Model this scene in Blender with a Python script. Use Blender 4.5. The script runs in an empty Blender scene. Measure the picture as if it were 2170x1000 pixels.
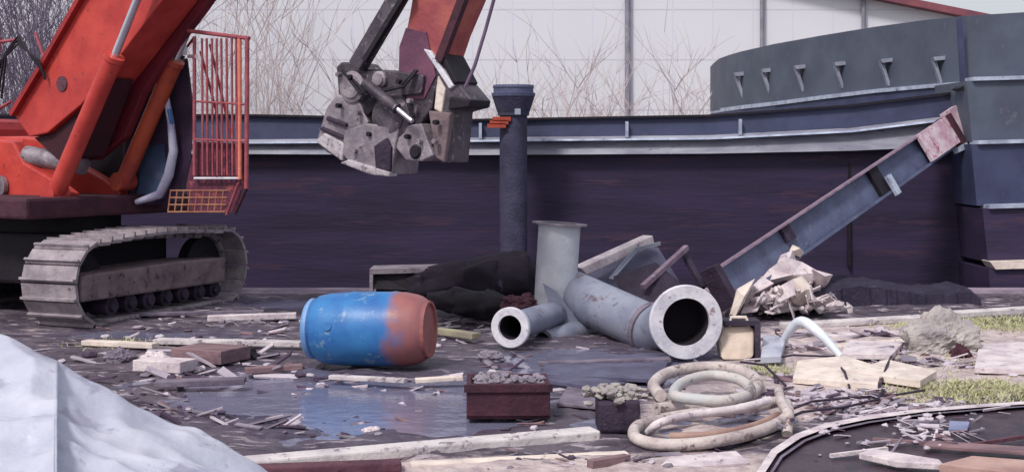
import bpy, math, random
from mathutils import Vector, Matrix, noise
random.seed(7)
SC = bpy.context.scene
COL = SC.collection
R = math.radians

# ------------------------------------------------ camera, sky, sun, exposure
F = 2800.0; CX = 1085.0; HZ = 320.0; EYE = 1.6          # focal length and horizon of the 2170 px wide photograph
cam_d = bpy.data.cameras.new('camera'); cam = bpy.data.objects.new('camera', cam_d); COL.objects.link(cam)
cam.location = (0, 0, EYE); cam.rotation_euler = (R(90), 0, 0)
cam_d.sensor_width = 36; cam_d.lens = 36*F/2170; cam_d.shift_y = -(500-HZ)/2170
cam_d.clip_end = 2000
SC.camera = cam
w = bpy.data.worlds.new('World'); SC.world = w; w.use_nodes = True
nt = w.node_tree; bg = nt.nodes['Background']
sky = nt.nodes.new('ShaderNodeTexSky'); sky.sky_type = 'NISHITA'; sky.sun_disc = False
SUN_EL, SUN_AZ = R(50), R(215)                           # azimuth measured clockwise from +Y
sky.sun_elevation = SUN_EL; sky.sun_rotation = SUN_AZ
sky.air_density = 1.0; sky.dust_density = 5.0; sky.ozone_density = 1.0
cl = nt.nodes.new('ShaderNodeMix'); cl.data_type = 'RGBA'; cl.inputs[0].default_value = .55; cl.inputs[7].default_value = (8.6, 8.7, 9.4, 1)   # thin even overcast
nt.links.new(sky.outputs[0], cl.inputs[6]); nt.links.new(cl.outputs[2], bg.inputs[0]); bg.inputs[1].default_value = 0.10
sl = bpy.data.lights.new('sun', 'SUN'); sl.energy = 2.4; sl.angle = R(10); sl.color = (1, .96, .92)
so = bpy.data.objects.new('sun', sl); COL.objects.link(so)
sd = Vector((math.sin(SUN_AZ)*math.cos(SUN_EL), math.cos(SUN_AZ)*math.cos(SUN_EL), math.sin(SUN_EL)))
so.rotation_euler = sd.to_track_quat('Z', 'Y').to_euler(); so.location = (-5, -5, 12)
SC.view_settings.view_transform = 'Standard'; SC.view_settings.look = 'None'
SC.view_settings.exposure = 0.15; SC.view_settings.gamma = 1

# ------------------------------------------------ helpers
def P(px, py, Y): return Vector(((px-CX)/F*Y, Y, EYE-(py-HZ)/F*Y))
def G(px, py, z=0.0):
    Y = (EYE-z)*F/(py-HZ); return Vector(((px-CX)/F*Y, Y, z))
def lin(c):
    return tuple(((v/255)/12.92 if v/255 <= .04045 else ((v/255+.055)/1.055)**2.4) for v in c)
MATS = {}
def mat(name, c1, c2=None, c3=None, rough=.7, metal=0., scale=3., spot=.62, spotscale=6., bump=.3, bscale=30., stretch=(1, 1, 1), spec=.4):
    """two paints mixed by noise, a third showing in worn spots; colours in 0-255"""
    if name in MATS: return MATS[name]
    m = bpy.data.materials.new(name); m.use_nodes = True; n = m.node_tree; L = n.links
    b = n.nodes['Principled BSDF']
    tc = n.nodes.new('ShaderNodeTexCoord'); mp = n.nodes.new('ShaderNodeMapping'); mp.inputs['Scale'].default_value = stretch
    L.new(tc.outputs['Object'], mp.inputs[0])
    def nz(s, d=6, r=.6):
        t = n.nodes.new('ShaderNodeTexNoise'); t.inputs['Scale'].default_value = s; t.inputs['Detail'].default_value = d
        t.inputs['Roughness'].default_value = r; L.new(mp.outputs[0], t.inputs['Vector']); return t.outputs['Fac']
    def ramp(f, a, bb):
        r = n.nodes.new('ShaderNodeMapRange'); r.inputs[1].default_value = a; r.inputs[2].default_value = bb; L.new(f, r.inputs[0]); return r.outputs[0]
    def mix(f, a, bb):
        x = n.nodes.new('ShaderNodeMix'); x.data_type = 'RGBA'; L.new(f, x.inputs[0])
        for i, v in ((6, a), (7, bb)):
            if isinstance(v, tuple): x.inputs[i].default_value = (*v, 1)
            else: L.new(v, x.inputs[i])
        return x.outputs[2]
    c2 = c2 or tuple(v*.7 for v in c1)
    col = mix(ramp(nz(scale), .38, .62), lin(c1), lin(c2))
    if c3: col = mix(ramp(nz(spotscale, 8, .7), spot, spot+.06), col, lin(c3))
    L.new(col, b.inputs['Base Color'])
    b.inputs['Roughness'].default_value = rough; b.inputs['Metallic'].default_value = metal
    b.inputs['Specular IOR Level'].default_value = spec
    if bump:
        bp = n.nodes.new('ShaderNodeBump'); bp.inputs['Strength'].default_value = bump; bp.inputs['Distance'].default_value = .02
        L.new(nz(bscale), bp.inputs['Height']); L.new(bp.outputs[0], b.inputs['Normal'])
    MATS[name] = m; return m

class MB:
    def __init__(s): s.v = []; s.f = []; s.sm = []
    def add(s, vs, fs, smooth=False):
        o = len(s.v); s.v += [Vector(x) for x in vs]
        for f in fs: s.f.append([o+i for i in f]); s.sm.append(smooth)
        return s
    def prism(s, pts, ext):
        pts = [Vector(p) for p in pts]; ext = Vector(ext); n = len(pts)
        s.add(pts+[p+ext for p in pts], [list(range(n))[::-1], [n+i for i in range(n)]] + [[i, (i+1) % n, n+(i+1) % n, n+i] for i in range(n)])
        return s
    def box(s, c, sx, sy, sz, ux=(1, 0, 0), uy=None, bev=0.0):
        c = Vector(c); ux = Vector(ux).normalized()
        uy = Vector(uy) if uy is not None else Vector((0, 0, 1)).cross(ux)
        uy = (uy-ux*uy.dot(ux)).normalized(); uz = ux.cross(uy)
        vs = [c+ux*a*sx/2+uy*b*sy/2+uz*d*sz/2 for d in (-1, 1) for a, b in ((-1, -1), (1, -1), (1, 1), (-1, 1))]
        return s.add(vs, [[3, 2, 1, 0], [4, 5, 6, 7], [0, 1, 5, 4], [1, 2, 6, 5], [2, 3, 7, 6], [3, 0, 4, 7]])
    def bar(s, a, b, wd, th, up=(0, 0, 1)):
        a = Vector(a); b = Vector(b); return s.box((a+b)/2, (b-a).length, wd, th, b-a, Vector(up).cross(b-a))
    def tube(s, pts, r, n=10, closed=False, caps=True, smooth=True):
        pts = [Vector(p) for p in pts]; m = len(pts); rs = r if isinstance(r, (list, tuple)) else [r]*m
        vs = []; prev = None
        for i, p in enumerate(pts):
            if closed: t = pts[(i+1) % m]-pts[i-1]
            else: t = pts[min(i+1, m-1)]-pts[max(i-1, 0)]
            t.normalize()
            if prev is None:
                q = Vector((0, 0, 1)) if abs(t.z) < .9 else Vector((1, 0, 0)); x = q.cross(t).normalized()
            else: x = (prev-t*prev.dot(t)).normalized()
            prev = x; y = t.cross(x)
            for k in range(n):
                a = 2*math.pi*k/n; vs.append(p+(x*math.cos(a)+y*math.sin(a))*rs[i])
        fs = []
        for i in range(m if closed else m-1):
            j = (i+1) % m
            for k in range(n): fs.append([i*n+k, i*n+(k+1) % n, j*n+(k+1) % n, j*n+k])
        s.add(vs, fs, smooth)
        if not closed and caps:
            s.add(vs[:n], [list(range(n))[::-1]]); s.add(vs[-n:], [list(range(n))])
        return s
    def lathe(s, a, d, prof, n=32, smooth=True, phase=None):
        """prof: (t along d, radius) pairs; closed if first and last radius 0"""
        a = Vector(a); d = Vector(d).normalized(); q = Vector((0, 0, 1)) if abs(d.z) < .9 else Vector((1, 0, 0))
        x = q.cross(d).normalized(); y = d.cross(x); vs = []
        for t, r in prof:
            for k in range(n):
                an = 2*math.pi*k/n; vs.append(a+d*t+(x*math.cos(an)+y*math.sin(an))*r)
        fs = [[i*n+k, i*n+(k+1) % n, (i+1)*n+(k+1) % n, (i+1)*n+k] for i in range(len(prof)-1) for k in range(n)]
        # flat shading per band: duplicate vertices so edges stay crisp
        if smooth == 'bands':
            for i in range(len(prof)-1):
                s.add(vs[i*n:(i+2)*n], [[k, (k+1) % n, n+(k+1) % n, n+k] for k in range(n)], True)
        else: s.add(vs, fs, smooth)
        return s
    def chunk(s, c, r, sq=(1, 1, 1), j=.3, rot=None):
        c = Vector(c); ph = (1+5**.5)/2
        base = [(-1, ph, 0), (1, ph, 0), (-1, -ph, 0), (1, -ph, 0), (0, -1, ph), (0, 1, ph), (0, -1, -ph), (0, 1, -ph), (ph, 0, -1), (ph, 0, 1), (-ph, 0, -1), (-ph, 0, 1)]
        fs = [(0, 11, 5), (0, 5, 1), (0, 1, 7), (0, 7, 10), (0, 10, 11), (1, 5, 9), (5, 11, 4), (11, 10, 2), (10, 7, 6), (7, 1, 8), (3, 9, 4), (3, 4, 2), (3, 2, 6), (3, 6, 8), (3, 8, 9), (4, 9, 5), (2, 4, 11), (6, 2, 10), (8, 6, 7), (9, 8, 1)]
        M = Matrix.Rotation(random.uniform(0, 6.28) if rot is None else rot, 3, 'Z')
        vs = []
        for b in base:
            v = Vector(b).normalized()*(r*(1+random.uniform(-j, j))); v = Vector((v.x*sq[0], v.y*sq[1], v.z*sq[2])); vs.append(c+M @ v)
        return s.add(vs, fs)
    def shard(s, c, l, wd, th, rz=0., tx=0., ty=0., j=.15):
        M = Matrix.Rotation(rz, 3, 'Z') @ Matrix.Rotation(ty, 3, 'Y') @ Matrix.Rotation(tx, 3, 'X'); c = Vector(c)
        q = [(-1, -1), (1, -1), (1, 1), (-1, 1)]; q = [(a+random.uniform(-j, j), b+random.uniform(-j, j)) for a, b in q]
        vs = [c+M @ Vector((a*l/2, b*wd/2, z*th/2)) for z in (-1, 1) for a, b in q]
        return s.add(vs, [[3, 2, 1, 0], [4, 5, 6, 7], [0, 1, 5, 4], [1, 2, 6, 5], [2, 3, 7, 6], [3, 0, 4, 7]])
    def build(s, name, m, parent=None, bevel=0., origin=None, weighted=False):
        me = bpy.data.meshes.new(name)
        if parent is not None:
            org = Vector((0, 0, 0)); p = parent
            while p is not None: org += Vector(p.location); p = p.parent
            loc = Vector((0, 0, 0))
        else:
            if origin is None:
                xs = [v.x for v in s.v]; ys = [v.y for v in s.v]; zs = [v.z for v in s.v]
                origin = ((min(xs)+max(xs))/2, (min(ys)+max(ys))/2, min(zs))
            org = loc = Vector(origin)
        me.from_pydata([v-org for v in s.v], [], s.f); me.polygons.foreach_set('use_smooth', s.sm)
        me.materials.append(m); me.update()
        o = bpy.data.objects.new(name, me); COL.objects.link(o); o.location = loc
        if parent is not None: o.parent = parent
        if bevel:
            b = o.modifiers.new('bevel', 'BEVEL'); b.width = bevel; b.segments = 2; b.limit_method = 'ANGLE'; b.angle_limit = R(35)
        return o
def tag(o, label, cat, group=None):
    o['label'] = label; o['category'] = cat
    if group: o['group'] = group
    return o
def structure(o): o['kind'] = 'structure'; return o
def stuff(o, label, cat): o['kind'] = 'stuff'; o['label'] = label; o['category'] = cat; return o
def thing(name, loc, label, cat, group=None):
    o = bpy.data.objects.new(name, None); o.empty_display_size = .2; COL.objects.link(o); o.location = loc
    return tag(o, label, cat, group)
def fbm(x, y, z=0, s=1.0): return noise.fractal(Vector((x*s, y*s, z)), 1.0, 2.0, 4)

# ------------------------------------------------ materials
M_hull = mat('hull_paint', (54, 43, 74), (40, 33, 58), (64, 46, 68), rough=.65, scale=1.2, spot=.56, spotscale=2.6, stretch=(.35, 1, 3.0), bump=.25, bscale=9)
M_bulw = mat('bulwark_paint', (62, 68, 98), (50, 54, 82), (78, 76, 96), rough=.6, scale=2, spot=.62, spotscale=4, bump=.2, bscale=12)
M_strake = mat('worn_skylit_strake', (150, 152, 165), (118, 118, 134), (86, 80, 96), rough=.6, scale=3, spotscale=8, stretch=(.5, 1, 2))  # pale base colour includes the sky light on the sloped strake, plus worn spots
M_ledge = mat('ledge_paint', (176, 186, 205), (140, 148, 170), (90, 88, 108), rough=.5, scale=5, spotscale=10)
M_red = mat('red_machine_paint', (158, 44, 44), (132, 34, 40), (74, 34, 44), rough=.45, scale=2.5, spot=.6, spotscale=13, bump=.15)
M_redlight = mat('faded_red_paint', (190, 68, 60), (166, 52, 50), (112, 48, 52), rough=.45, scale=3, spot=.61, spotscale=13, bump=.15)
M_orange = mat('orange_paint', (170, 74, 48), (146, 56, 48), (96, 44, 52), rough=.5, scale=4, spot=.6, spotscale=9, bump=.15)
M_cage = mat('pink_red_cage_paint', (158, 80, 88), (134, 62, 74), (104, 60, 80), rough=.5, scale=9)
M_chrome = mat('chrome_rod', (225, 225, 235), (210, 210, 222), rough=.18, metal=.9, bump=0)
M_steel = mat('dark_oily_steel', (90, 82, 92), (62, 55, 66), (132, 122, 128), rough=.55, metal=.3, scale=5, spot=.58, spotscale=12, bump=.5)
M_worn = mat('worn_steel', (150, 140, 148), (110, 101, 112), (70, 60, 72), rough=.5, metal=.2, scale=6, spot=.6, spotscale=14, bump=.5)
M_track = mat('dusty_track_steel', (160, 150, 156), (126, 116, 124), (82, 70, 80), rough=.75, scale=5, spot=.6, spotscale=12, bump=.6)
M_trackf = mat('muddy_track_frame', (128, 110, 114), (98, 84, 90), (64, 52, 62), rough=.8, scale=5, spot=.58, spotscale=10, bump=.6)
M_dark = mat('black_machine_paint', (26, 18, 32), (18, 12, 24), (40, 30, 46), rough=.7, scale=6)
M_glass = mat('cab_glass', (62, 78, 104), (44, 54, 80), rough=.12, bump=0, scale=2)
M_pgrey = mat('grey_pipe_paint', (140, 144, 160), (118, 122, 142), (98, 84, 94), rough=.5, scale=4, spot=.57, spotscale=7, bump=.2)
M_pflange = mat('pale_flange', (214, 212, 220), (188, 186, 198), (140, 118, 124), rough=.6, scale=8, spot=.58, spotscale=12)
M_pinside = mat('pipe_inside_dark', (34, 24, 38), (26, 18, 32), rough=.9)  # near-black lining for the pipe bores
M_blue = mat('blue_drum_plastic', (56, 122, 180), (44, 100, 164), (118, 156, 192), rough=.42, scale=3, spot=.66, spotscale=5, bump=.1)
M_drumrust = mat('orange_brown_drum_end', (152, 94, 88), (132, 78, 80), (150, 150, 166), rough=.6, scale=6, spotscale=9)
M_pale = mat('pale_debris', (214, 204, 206), (184, 170, 178), (130, 112, 124), rough=.85, scale=7, spot=.6, spotscale=15, bump=.6)
M_cream = mat('cream_debris', (222, 210, 200), (198, 184, 178), (146, 128, 132), rough=.8, scale=7, spotscale=14, bump=.4)
M_purp = mat('purple_grey_debris', (122, 113, 128), (94, 84, 100), (70, 60, 74), rough=.85, scale=6, spotscale=14, bump=.6)
M_darkd = mat('dark_debris', (58, 46, 66), (40, 30, 48), (92, 78, 98), rough=.7, scale=7, spot=.62, spotscale=15, bump=.7)
M_black = mat('black_rubber', (30, 22, 36), (20, 14, 26), (58, 52, 74), rough=.75, spec=.2, scale=5, spot=.62, spotscale=9, bump=.8, bscale=14)
M_rust = mat('rusty_steel', (96, 62, 74), (76, 46, 60), (62, 34, 48), rough=.85, scale=6, spotscale=12, bump=.6)
M_brown = mat('brown_wood', (136, 110, 114), (108, 86, 94), (78, 60, 74), rough=.85, scale=8, spotscale=14, bump=.5, stretch=(.3, 1, 1))
M_maroon = mat('maroon_iron', (74, 38, 52), (58, 30, 44), (46, 22, 36), rough=.8, scale=7, spotscale=14, bump=.5)
M_beamb = mat('bluegrey_beam', (92, 100, 128), (76, 80, 108), (116, 110, 130), rough=.5, scale=4, spot=.6, spotscale=8, metal=.1)
M_beamr = mat('rusty_beam_edge', (140, 120, 136), (112, 92, 112), (168, 162, 180), rough=.7, scale=6, spotscale=9)
M_tarp = mat('white_tarpaulin', (188, 190, 204), (166, 168, 186), (150, 150, 170), rough=.42, scale=2.2, spot=.54, spotscale=3, bump=.4, bscale=9)
M_kerb = mat('pale_concrete', (206, 200, 200), (180, 172, 176), (120, 106, 118), rough=.85, scale=5, spot=.56, spotscale=12, bump=.5)
M_plate = mat('dark_brown_plate', (72, 58, 68), (52, 42, 56), (104, 80, 82), rough=.38, scale=5, spot=.6, spotscale=14, bump=.6)
M_hose = mat('cream_hose', (200, 190, 186), (168, 154, 154), (112, 96, 98), rough=.65, scale=7, spot=.56, spotscale=14, bump=.5)
M_grass = mat('grass_blades', (168, 170, 130), (182, 178, 146), (196, 188, 162), rough=.8, scale=12, bump=0)
M_bark = mat('grey_pink_bark', (200, 188, 190), (178, 164, 168), rough=.9, scale=4, bump=0)
M_barkd = mat('dark_bark', (136, 124, 146), (112, 102, 124), rough=.9, scale=4, bump=0)
M_pile = mat('tarred_pile', (66, 64, 88), (50, 50, 72), (104, 66, 76), rough=.8, scale=5, spot=.63, spotscale=7, bump=.6)

M_f1 = mat('pale_rubble', (196, 186, 196), (162, 150, 164), (118, 104, 122), rough=.9)
M_f2 = mat('grey_rubble', (138, 130, 142), (110, 102, 116), rough=.9)
M_f3 = mat('dark_rubble', (84, 68, 88), (66, 52, 72), rough=.9)

# ------------------------------------------------ the setting
# ground: one sheet, quay with worn concrete, mud and pale sand
def ground_mat():
    m = bpy.data.materials.new('quay_ground'); m.use_nodes = True; n = m.node_tree; L = n.links; b = n.nodes['Principled BSDF']
    g = n.nodes.new('ShaderNodeNewGeometry')
    def nz(s, st=(1, 1, 1), d=8, r=.65):
        mp = n.nodes.new('ShaderNodeMapping'); mp.inputs['Scale'].default_value = st; L.new(g.outputs['Position'], mp.inputs[0])
        t = n.nodes.new('ShaderNodeTexNoise'); t.inputs['Scale'].default_value = s; t.inputs['Detail'].default_value = d
        t.inputs['Roughness'].default_value = r; L.new(mp.outputs[0], t.inputs['Vector']); return t.outputs['Fac']
    def ramp(f, a, bb):
        r = n.nodes.new('ShaderNodeMapRange'); r.inputs[1].default_value = a; r.inputs[2].default_value = bb; L.new(f, r.inputs[0]); return r.outputs[0]
    def mix(f, a, bb):
        x = n.nodes.new('ShaderNodeMix'); x.data_type = 'RGBA'; L.new(f, x.inputs[0])
        for i, v in ((6, a), (7, bb)):
            if isinstance(v, tuple): x.inputs[i].default_value = (*lin(v), 1)
            else: L.new(v, x.inputs[i])
        return x.outputs[2]
    c = mix(ramp(nz(1.3), .4, .6), (74, 64, 78), (104, 94, 106))
    c = mix(ramp(nz(5, (.45, 1, 1)), .52, .62), c, (56, 44, 62))
    c = mix(ramp(nz(9, (.4, 1, 1)), .56, .62), c, (176, 164, 172))
    at = n.nodes.new('ShaderNodeAttribute'); at.attribute_name = 'sand'
    a = n.nodes.new('ShaderNodeMath'); a.operation = 'ADD'; L.new(at.outputs['Fac'], a.inputs[0])
    s = n.nodes.new('ShaderNodeMath'); s.operation = 'MULTIPLY_ADD'; s.inputs[1].default_value = .9; s.inputs[2].default_value = -.45; L.new(nz(6, (.6, 1, 1)), s.inputs[0]); L.new(s.outputs[0], a.inputs[1])
    pale = mix(ramp(nz(8), .42, .6), (208, 192, 190), (172, 154, 158))
    c = mix(ramp(a.outputs[0], .42, .6), c, pale)
    at2 = n.nodes.new('ShaderNodeAttribute'); at2.attribute_name = 'wet'
    c = mix(at2.outputs['Fac'], c, mix(ramp(nz(7, (.6, 1, 1)), .44, .6), (58, 52, 78), (86, 80, 104)))
    L.new(c, b.inputs['Base Color']); rg = n.nodes.new('ShaderNodeMapRange'); L.new(nz(2.2), rg.inputs[0]); rg.inputs[1].default_value = .4; rg.inputs[2].default_value = .65; rg.inputs[3].default_value = .35; rg.inputs[4].default_value = .85; L.new(rg.outputs[0], b.inputs['Roughness'])
    bp = n.nodes.new('ShaderNodeBump'); bp.inputs['Strength'].default_value = .9; bp.inputs['Distance'].default_value = .04
    L.new(nz(18), bp.inputs['Height']); L.new(bp.outputs[0], b.inputs['Normal'])
    return m
def blob(px, py, cx, cy, rx, ry): return math.exp(-(((px-cx)/rx)**2+((py-cy)/ry)**2))
PUD = ((740, 855, 290, 58, .085), (1270, 785, 230, 38, .09), (330, 705, 200, 9, .05), (600, 640, 120, 8, .06), (1000, 870, 60, 20, .05), (500, 830, 70, 25, .05))
def dip(x, y):
    px = CX+x/y*F; py = HZ+EYE*F/y
    return sum(dp*blob(px, py, a, b, c, d) for a, b, c, d, dp in PUD)
def gz(x, y):
    return -dip(x, y)+.035*fbm(x, y, 0, .8)+.018*fbm(x, y, 3, 3.1)+.012*fbm(x, y, 6, 7.5)
xs = [-60, -30, -15, -9]+[-6+i*.09 for i in range(134)]+[9, 15, 30, 60]
ys = [1.0, 2.5, 4]+[5+i*.08 for i in range(124)]
me = bpy.data.meshes.new('ground'); vs = []; sand = []; wet = []
for y in ys:
    for x in xs:
        z = gz(x, y) if y < 14.7 else 0
        vs.append((x, y, z))
        px = CX+x/y*F; py = HZ+EYE*F/y
        sv = 1.5*blob(px, py, 1900, 765, 360, 80)+blob(px, py, 2150, 765, 120, 40)+blob(px, py, 1200, 1010, 900, 45)+.9*blob(px, py, 1520, 880, 200, 70)+.5*blob(px, py, 300, 735, 300, 10)+.45*blob(px, py, 80, 700, 120, 20)+.4*blob(px, py, 2000, 700, 300, 15)
        sand.append(min(sv, 1)); wet.append(min(1, 20*dip(x, y)))
nx = len(xs)
me.from_pydata(vs, [], [[j*nx+i, j*nx+i+1, (j+1)*nx+i+1, (j+1)*nx+i] for j in range(len(ys)-1) for i in range(nx-1)])
for nm, dat in (('sand', sand), ('wet', wet)):
    a = me.attributes.new(nm, 'FLOAT', 'POINT'); a.data.foreach_set('value', dat)
me.polygons.foreach_set('use_smooth', [True]*len(me.polygons)); me.materials.append(ground_mat())
o = bpy.data.objects.new('ground', me); COL.objects.link(o); structure(o)
# rain puddles standing in the dips of the ground
mpud = bpy.data.materials.new('puddle_water'); mpud.use_nodes = True; pn_ = mpud.node_tree; pb_ = pn_.nodes['Principled BSDF']
pb_.inputs['Base Color'].default_value = (*lin((112, 112, 136)), 1); pb_.inputs['Roughness'].default_value = .13; pb_.inputs['Specular IOR Level'].default_value = .75
tx = pn_.nodes.new('ShaderNodeTexNoise'); tx.inputs['Scale'].default_value = 7; tx.inputs['Detail'].default_value = 4
gg = pn_.nodes.new('ShaderNodeNewGeometry'); pn_.links.new(gg.outputs['Position'], tx.inputs['Vector'])
bb_ = pn_.nodes.new('ShaderNodeBump'); bb_.inputs['Strength'].default_value = .4; bb_.inputs['Distance'].default_value = .02
pn_.links.new(tx.outputs['Fac'], bb_.inputs['Height']); pn_.links.new(bb_.outputs[0], pb_.inputs['Normal'])
structure(MB().add([(-4.5, 6.9, -.026), (2.6, 6.9, -.026), (2.6, 14.5, -.026), (-4.5, 14.5, -.026)], [[0, 1, 2, 3]]).build('puddles', mpud))
# quay edge wall and the water beyond, far bank
structure(MB().box((0, 15.05, -1.0), 120, .3, 2.06).build('quay_edge', mat('quay_edge_concrete', (156, 142, 156), (126, 112, 130), (96, 82, 104), rough=.85, bump=.5)))
mw = mat('water', (40, 42, 54), (34, 36, 48), rough=.08, bump=.3, bscale=4)
structure(MB().add([(-300, 15.1, -1.1), (300, 15.1, -1.1), (300, 25, -1.1), (-300, 25, -1.1)], [[0, 1, 2, 3]]).build('water', mw))
mfar = mat('far_bank_ground', (120, 118, 100), (100, 92, 86), (140, 130, 120), rough=.9, scale=1, bump=.4)
structure(MB().prism([(-600, 24.5, .1), (600, 24.5, .1), (600, 900, .1), (-600, 900, .1)], (0, 0, -2)).build('far_bank', mfar))
structure(MB().box((0, 24.4, -.6), 600, .3, 1.6).build('bank_wall', M_kerb))

# pale building behind
BY = 33.0
def cladding():
    m = bpy.data.materials.new('pale_cladding'); m.use_nodes = True; n = m.node_tree; L = n.links; b = n.nodes['Principled BSDF']
    tc = n.nodes.new('ShaderNodeTexCoord'); sx = n.nodes.new('ShaderNodeSeparateXYZ'); L.new(tc.outputs['Object'], sx.inputs[0])
    def frac(inp, per, wd):
        d = n.nodes.new('ShaderNodeMath'); d.operation = 'DIVIDE'; d.inputs[1].default_value = per; L.new(inp, d.inputs[0])
        f = n.nodes.new('ShaderNodeMath'); f.operation = 'FRACT'; L.new(d.outputs[0], f.inputs[0])
        l = n.nodes.new('ShaderNodeMath'); l.operation = 'LESS_THAN'; l.inputs[1].default_value = wd; L.new(f.outputs[0], l.inputs[0]); return l.outputs[0]
    t = n.nodes.new('ShaderNodeTexNoise'); t.inputs['Scale'].default_value = .35; t.inputs['Detail'].default_value = 6; L.new(tc.outputs['Object'], t.inputs['Vector'])
    def mix(f, a, bb):
        x = n.nodes.new('ShaderNodeMix'); x.data_type = 'RGBA'
        L.new(f, x.inputs[0])
        for i, v in ((6, a), (7, bb)):
            if isinstance(v, tuple): x.inputs[i].default_value = (*lin(v), 1)
            else: L.new(v, x.inputs[i])
        return x.outputs[2]
    c = mix(t.outputs['Fac'], (218, 217, 226), (200, 202, 212))
    c = mix(frac(sx.outputs['Z'], 1.25, .03), c, (190, 190, 204))
    c = mix(frac(sx.outputs['X'], 1.0, .035), c, (204, 204, 218))
    L.new(c, b.inputs['Base Color']); b.inputs['Roughness'].default_value = .7
    return m
bld = thing('warehouse', (0, BY, .1), 'pale grey clad warehouse with sloping roof edge and thin downpipes behind the barge', 'building')
x0, x1 = -30.0, (2095-CX)/F*BY
def roofz(x): return 4.92-.2*(x-11.2)
MB().prism([(x0, BY, .1), (x1, BY, .1), (x1, BY, roofz(x1)), (x0, BY, roofz(x0))], (0, 14, 0)).build('wall', cladding(), bld)
rf = MB()
rf.prism([(x0-.3, BY-.35, roofz(x0-.3)+.004), (x1+.3, BY-.35, roofz(x1+.3)+.004), (x1+.3, BY-.35, roofz(x1+.3)+.18), (x0-.3, BY-.35, roofz(x0-.3)+.18)], (0, 14.7, 0))
rf.build('roof', mat('red_brown_verge', (138, 78, 88), (110, 66, 80), rough=.7, scale=2), bld)
for px in (1330, 1615, 1830):
    x = (px-CX)/F*(BY-.1)
    MB().tube([(x, BY-.1, .1), (x, BY-.1, roofz(x)-.02)], .055 if px != 1330 else .07, 8).build('downpipe', mat('downpipe_grey', (140, 138, 152), (120, 118, 134), rough=.5), bld)

# ------------------------------------------------ barge
HY = 16.5; PM = F/HY
barge = thing('barge', (0, HY+2.5, -1.1), 'long dark purple blue barge with pale rubbing strake and raised bow, moored along the quay', 'boat')
def zpy(py, Y=HY): return EYE-(py-HZ)/F*Y
def xpx(px, Y=HY): return (px-CX)/F*Y
def interp(tab, x):
    if x <= tab[0][0]: return tab[0][1]
    for (a, b), (c, d) in zip(tab, tab[1:]):
        if x <= c: return b+(d-b)*(x-a)/(c-a)
    return tab[-1][1]
T_top = [(530, 242), (1000, 252), (1505, 243), (1800, 222), (2060, 190), (2600, 150)]
T_st = [(530, 296), (1000, 292), (1505, 287), (1800, 272), (2060, 240), (2600, 205)]
T_sb = [(530, 327), (1000, 329), (1505, 326), (1800, 320), (2060, 308), (2600, 290)]
cols = list(range(-400, 2101, 50))
def strip(fn, ext):
    """a long plate through the sections fn(px) -> closed list of (y, z)"""
    b = MB(); secs = [[(xpx(c), y, z) for y, z in fn(c)] for c in cols]; n = len(secs[0]); vs = [p for s in secs for p in s]
    fs = [[i*n+k, i*n+(k+1) % n, (i+1)*n+(k+1) % n, (i+1)*n+k] for i in range(len(secs)-1) for k in range(n)]
    fs += [list(range(n)), [(len(secs)-1)*n+k for k in range(n)][::-1]]
    b.add(vs, [f[::-1] for f in fs]); return b
strip(lambda c: [(HY, zpy(interp(T_sb, c))), (HY+.05, .6), (HY+.1, -1.6), (HY+5, -1.6), (HY+5, zpy(interp(T_sb, c)))], 0).build('hull', M_hull, barge)
strip(lambda c: [(HY-.14, zpy(interp(T_sb, c))+.002), (HY+.02, zpy(interp(T_st, c))), (HY+.5, zpy(interp(T_st, c))), (HY+.5, zpy(interp(T_sb, c))+.002)], 0).build('rubbing_strake', M_strake, barge)
strip(lambda c: [(HY+.03, zpy(interp(T_st, c))+.002), (HY+.06, zpy(interp(T_top, c))-.03), (HY+.1, zpy(interp(T_top, c))-.03), (HY+.1, zpy(interp(T_st, c))+.002)], 0).build('bulwark', M_bulw, barge)
strip(lambda c: [(HY+.0, zpy(interp(T_top, c))-.028), (HY+.0, zpy(interp(T_top, c))), (HY+.16, zpy(interp(T_top, c))), (HY+.16, zpy(interp(T_top, c))-.028)], 0).build('gunwale', M_dark, barge)
strip(lambda c: [(HY+.5, zpy(interp(T_sb, c))+.1), (HY+.5, zpy(interp(T_sb, c))+.14), (HY+4.9, zpy(interp(T_sb, c))+.14), (HY+4.9, zpy(interp(T_sb, c))+.1)], 0).build('deck', M_dark, barge)
strip(lambda c: [(HY-.154, zpy(interp(T_st, c)+9)), (HY-.12, zpy(interp(T_st, c)+5)), (HY-.0, zpy(interp(T_st, c)+5)), (HY-.0, zpy(interp(T_st, c)+9))], 0).build('strake_edge', M_ledge, barge)
for px in (1018, 1568, 1328):                                   # small lugs on the bulwark
    MB().box((xpx(px), HY-.01, zpy(interp(T_st, px)-14)), .035, .08, .2).build('lug', M_ledge, barge)
for px in (1800,):
    MB().box((xpx(px), HY+.02, .8), .03, .05, 1.3).build('weld_seam', M_dark, barge)
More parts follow.
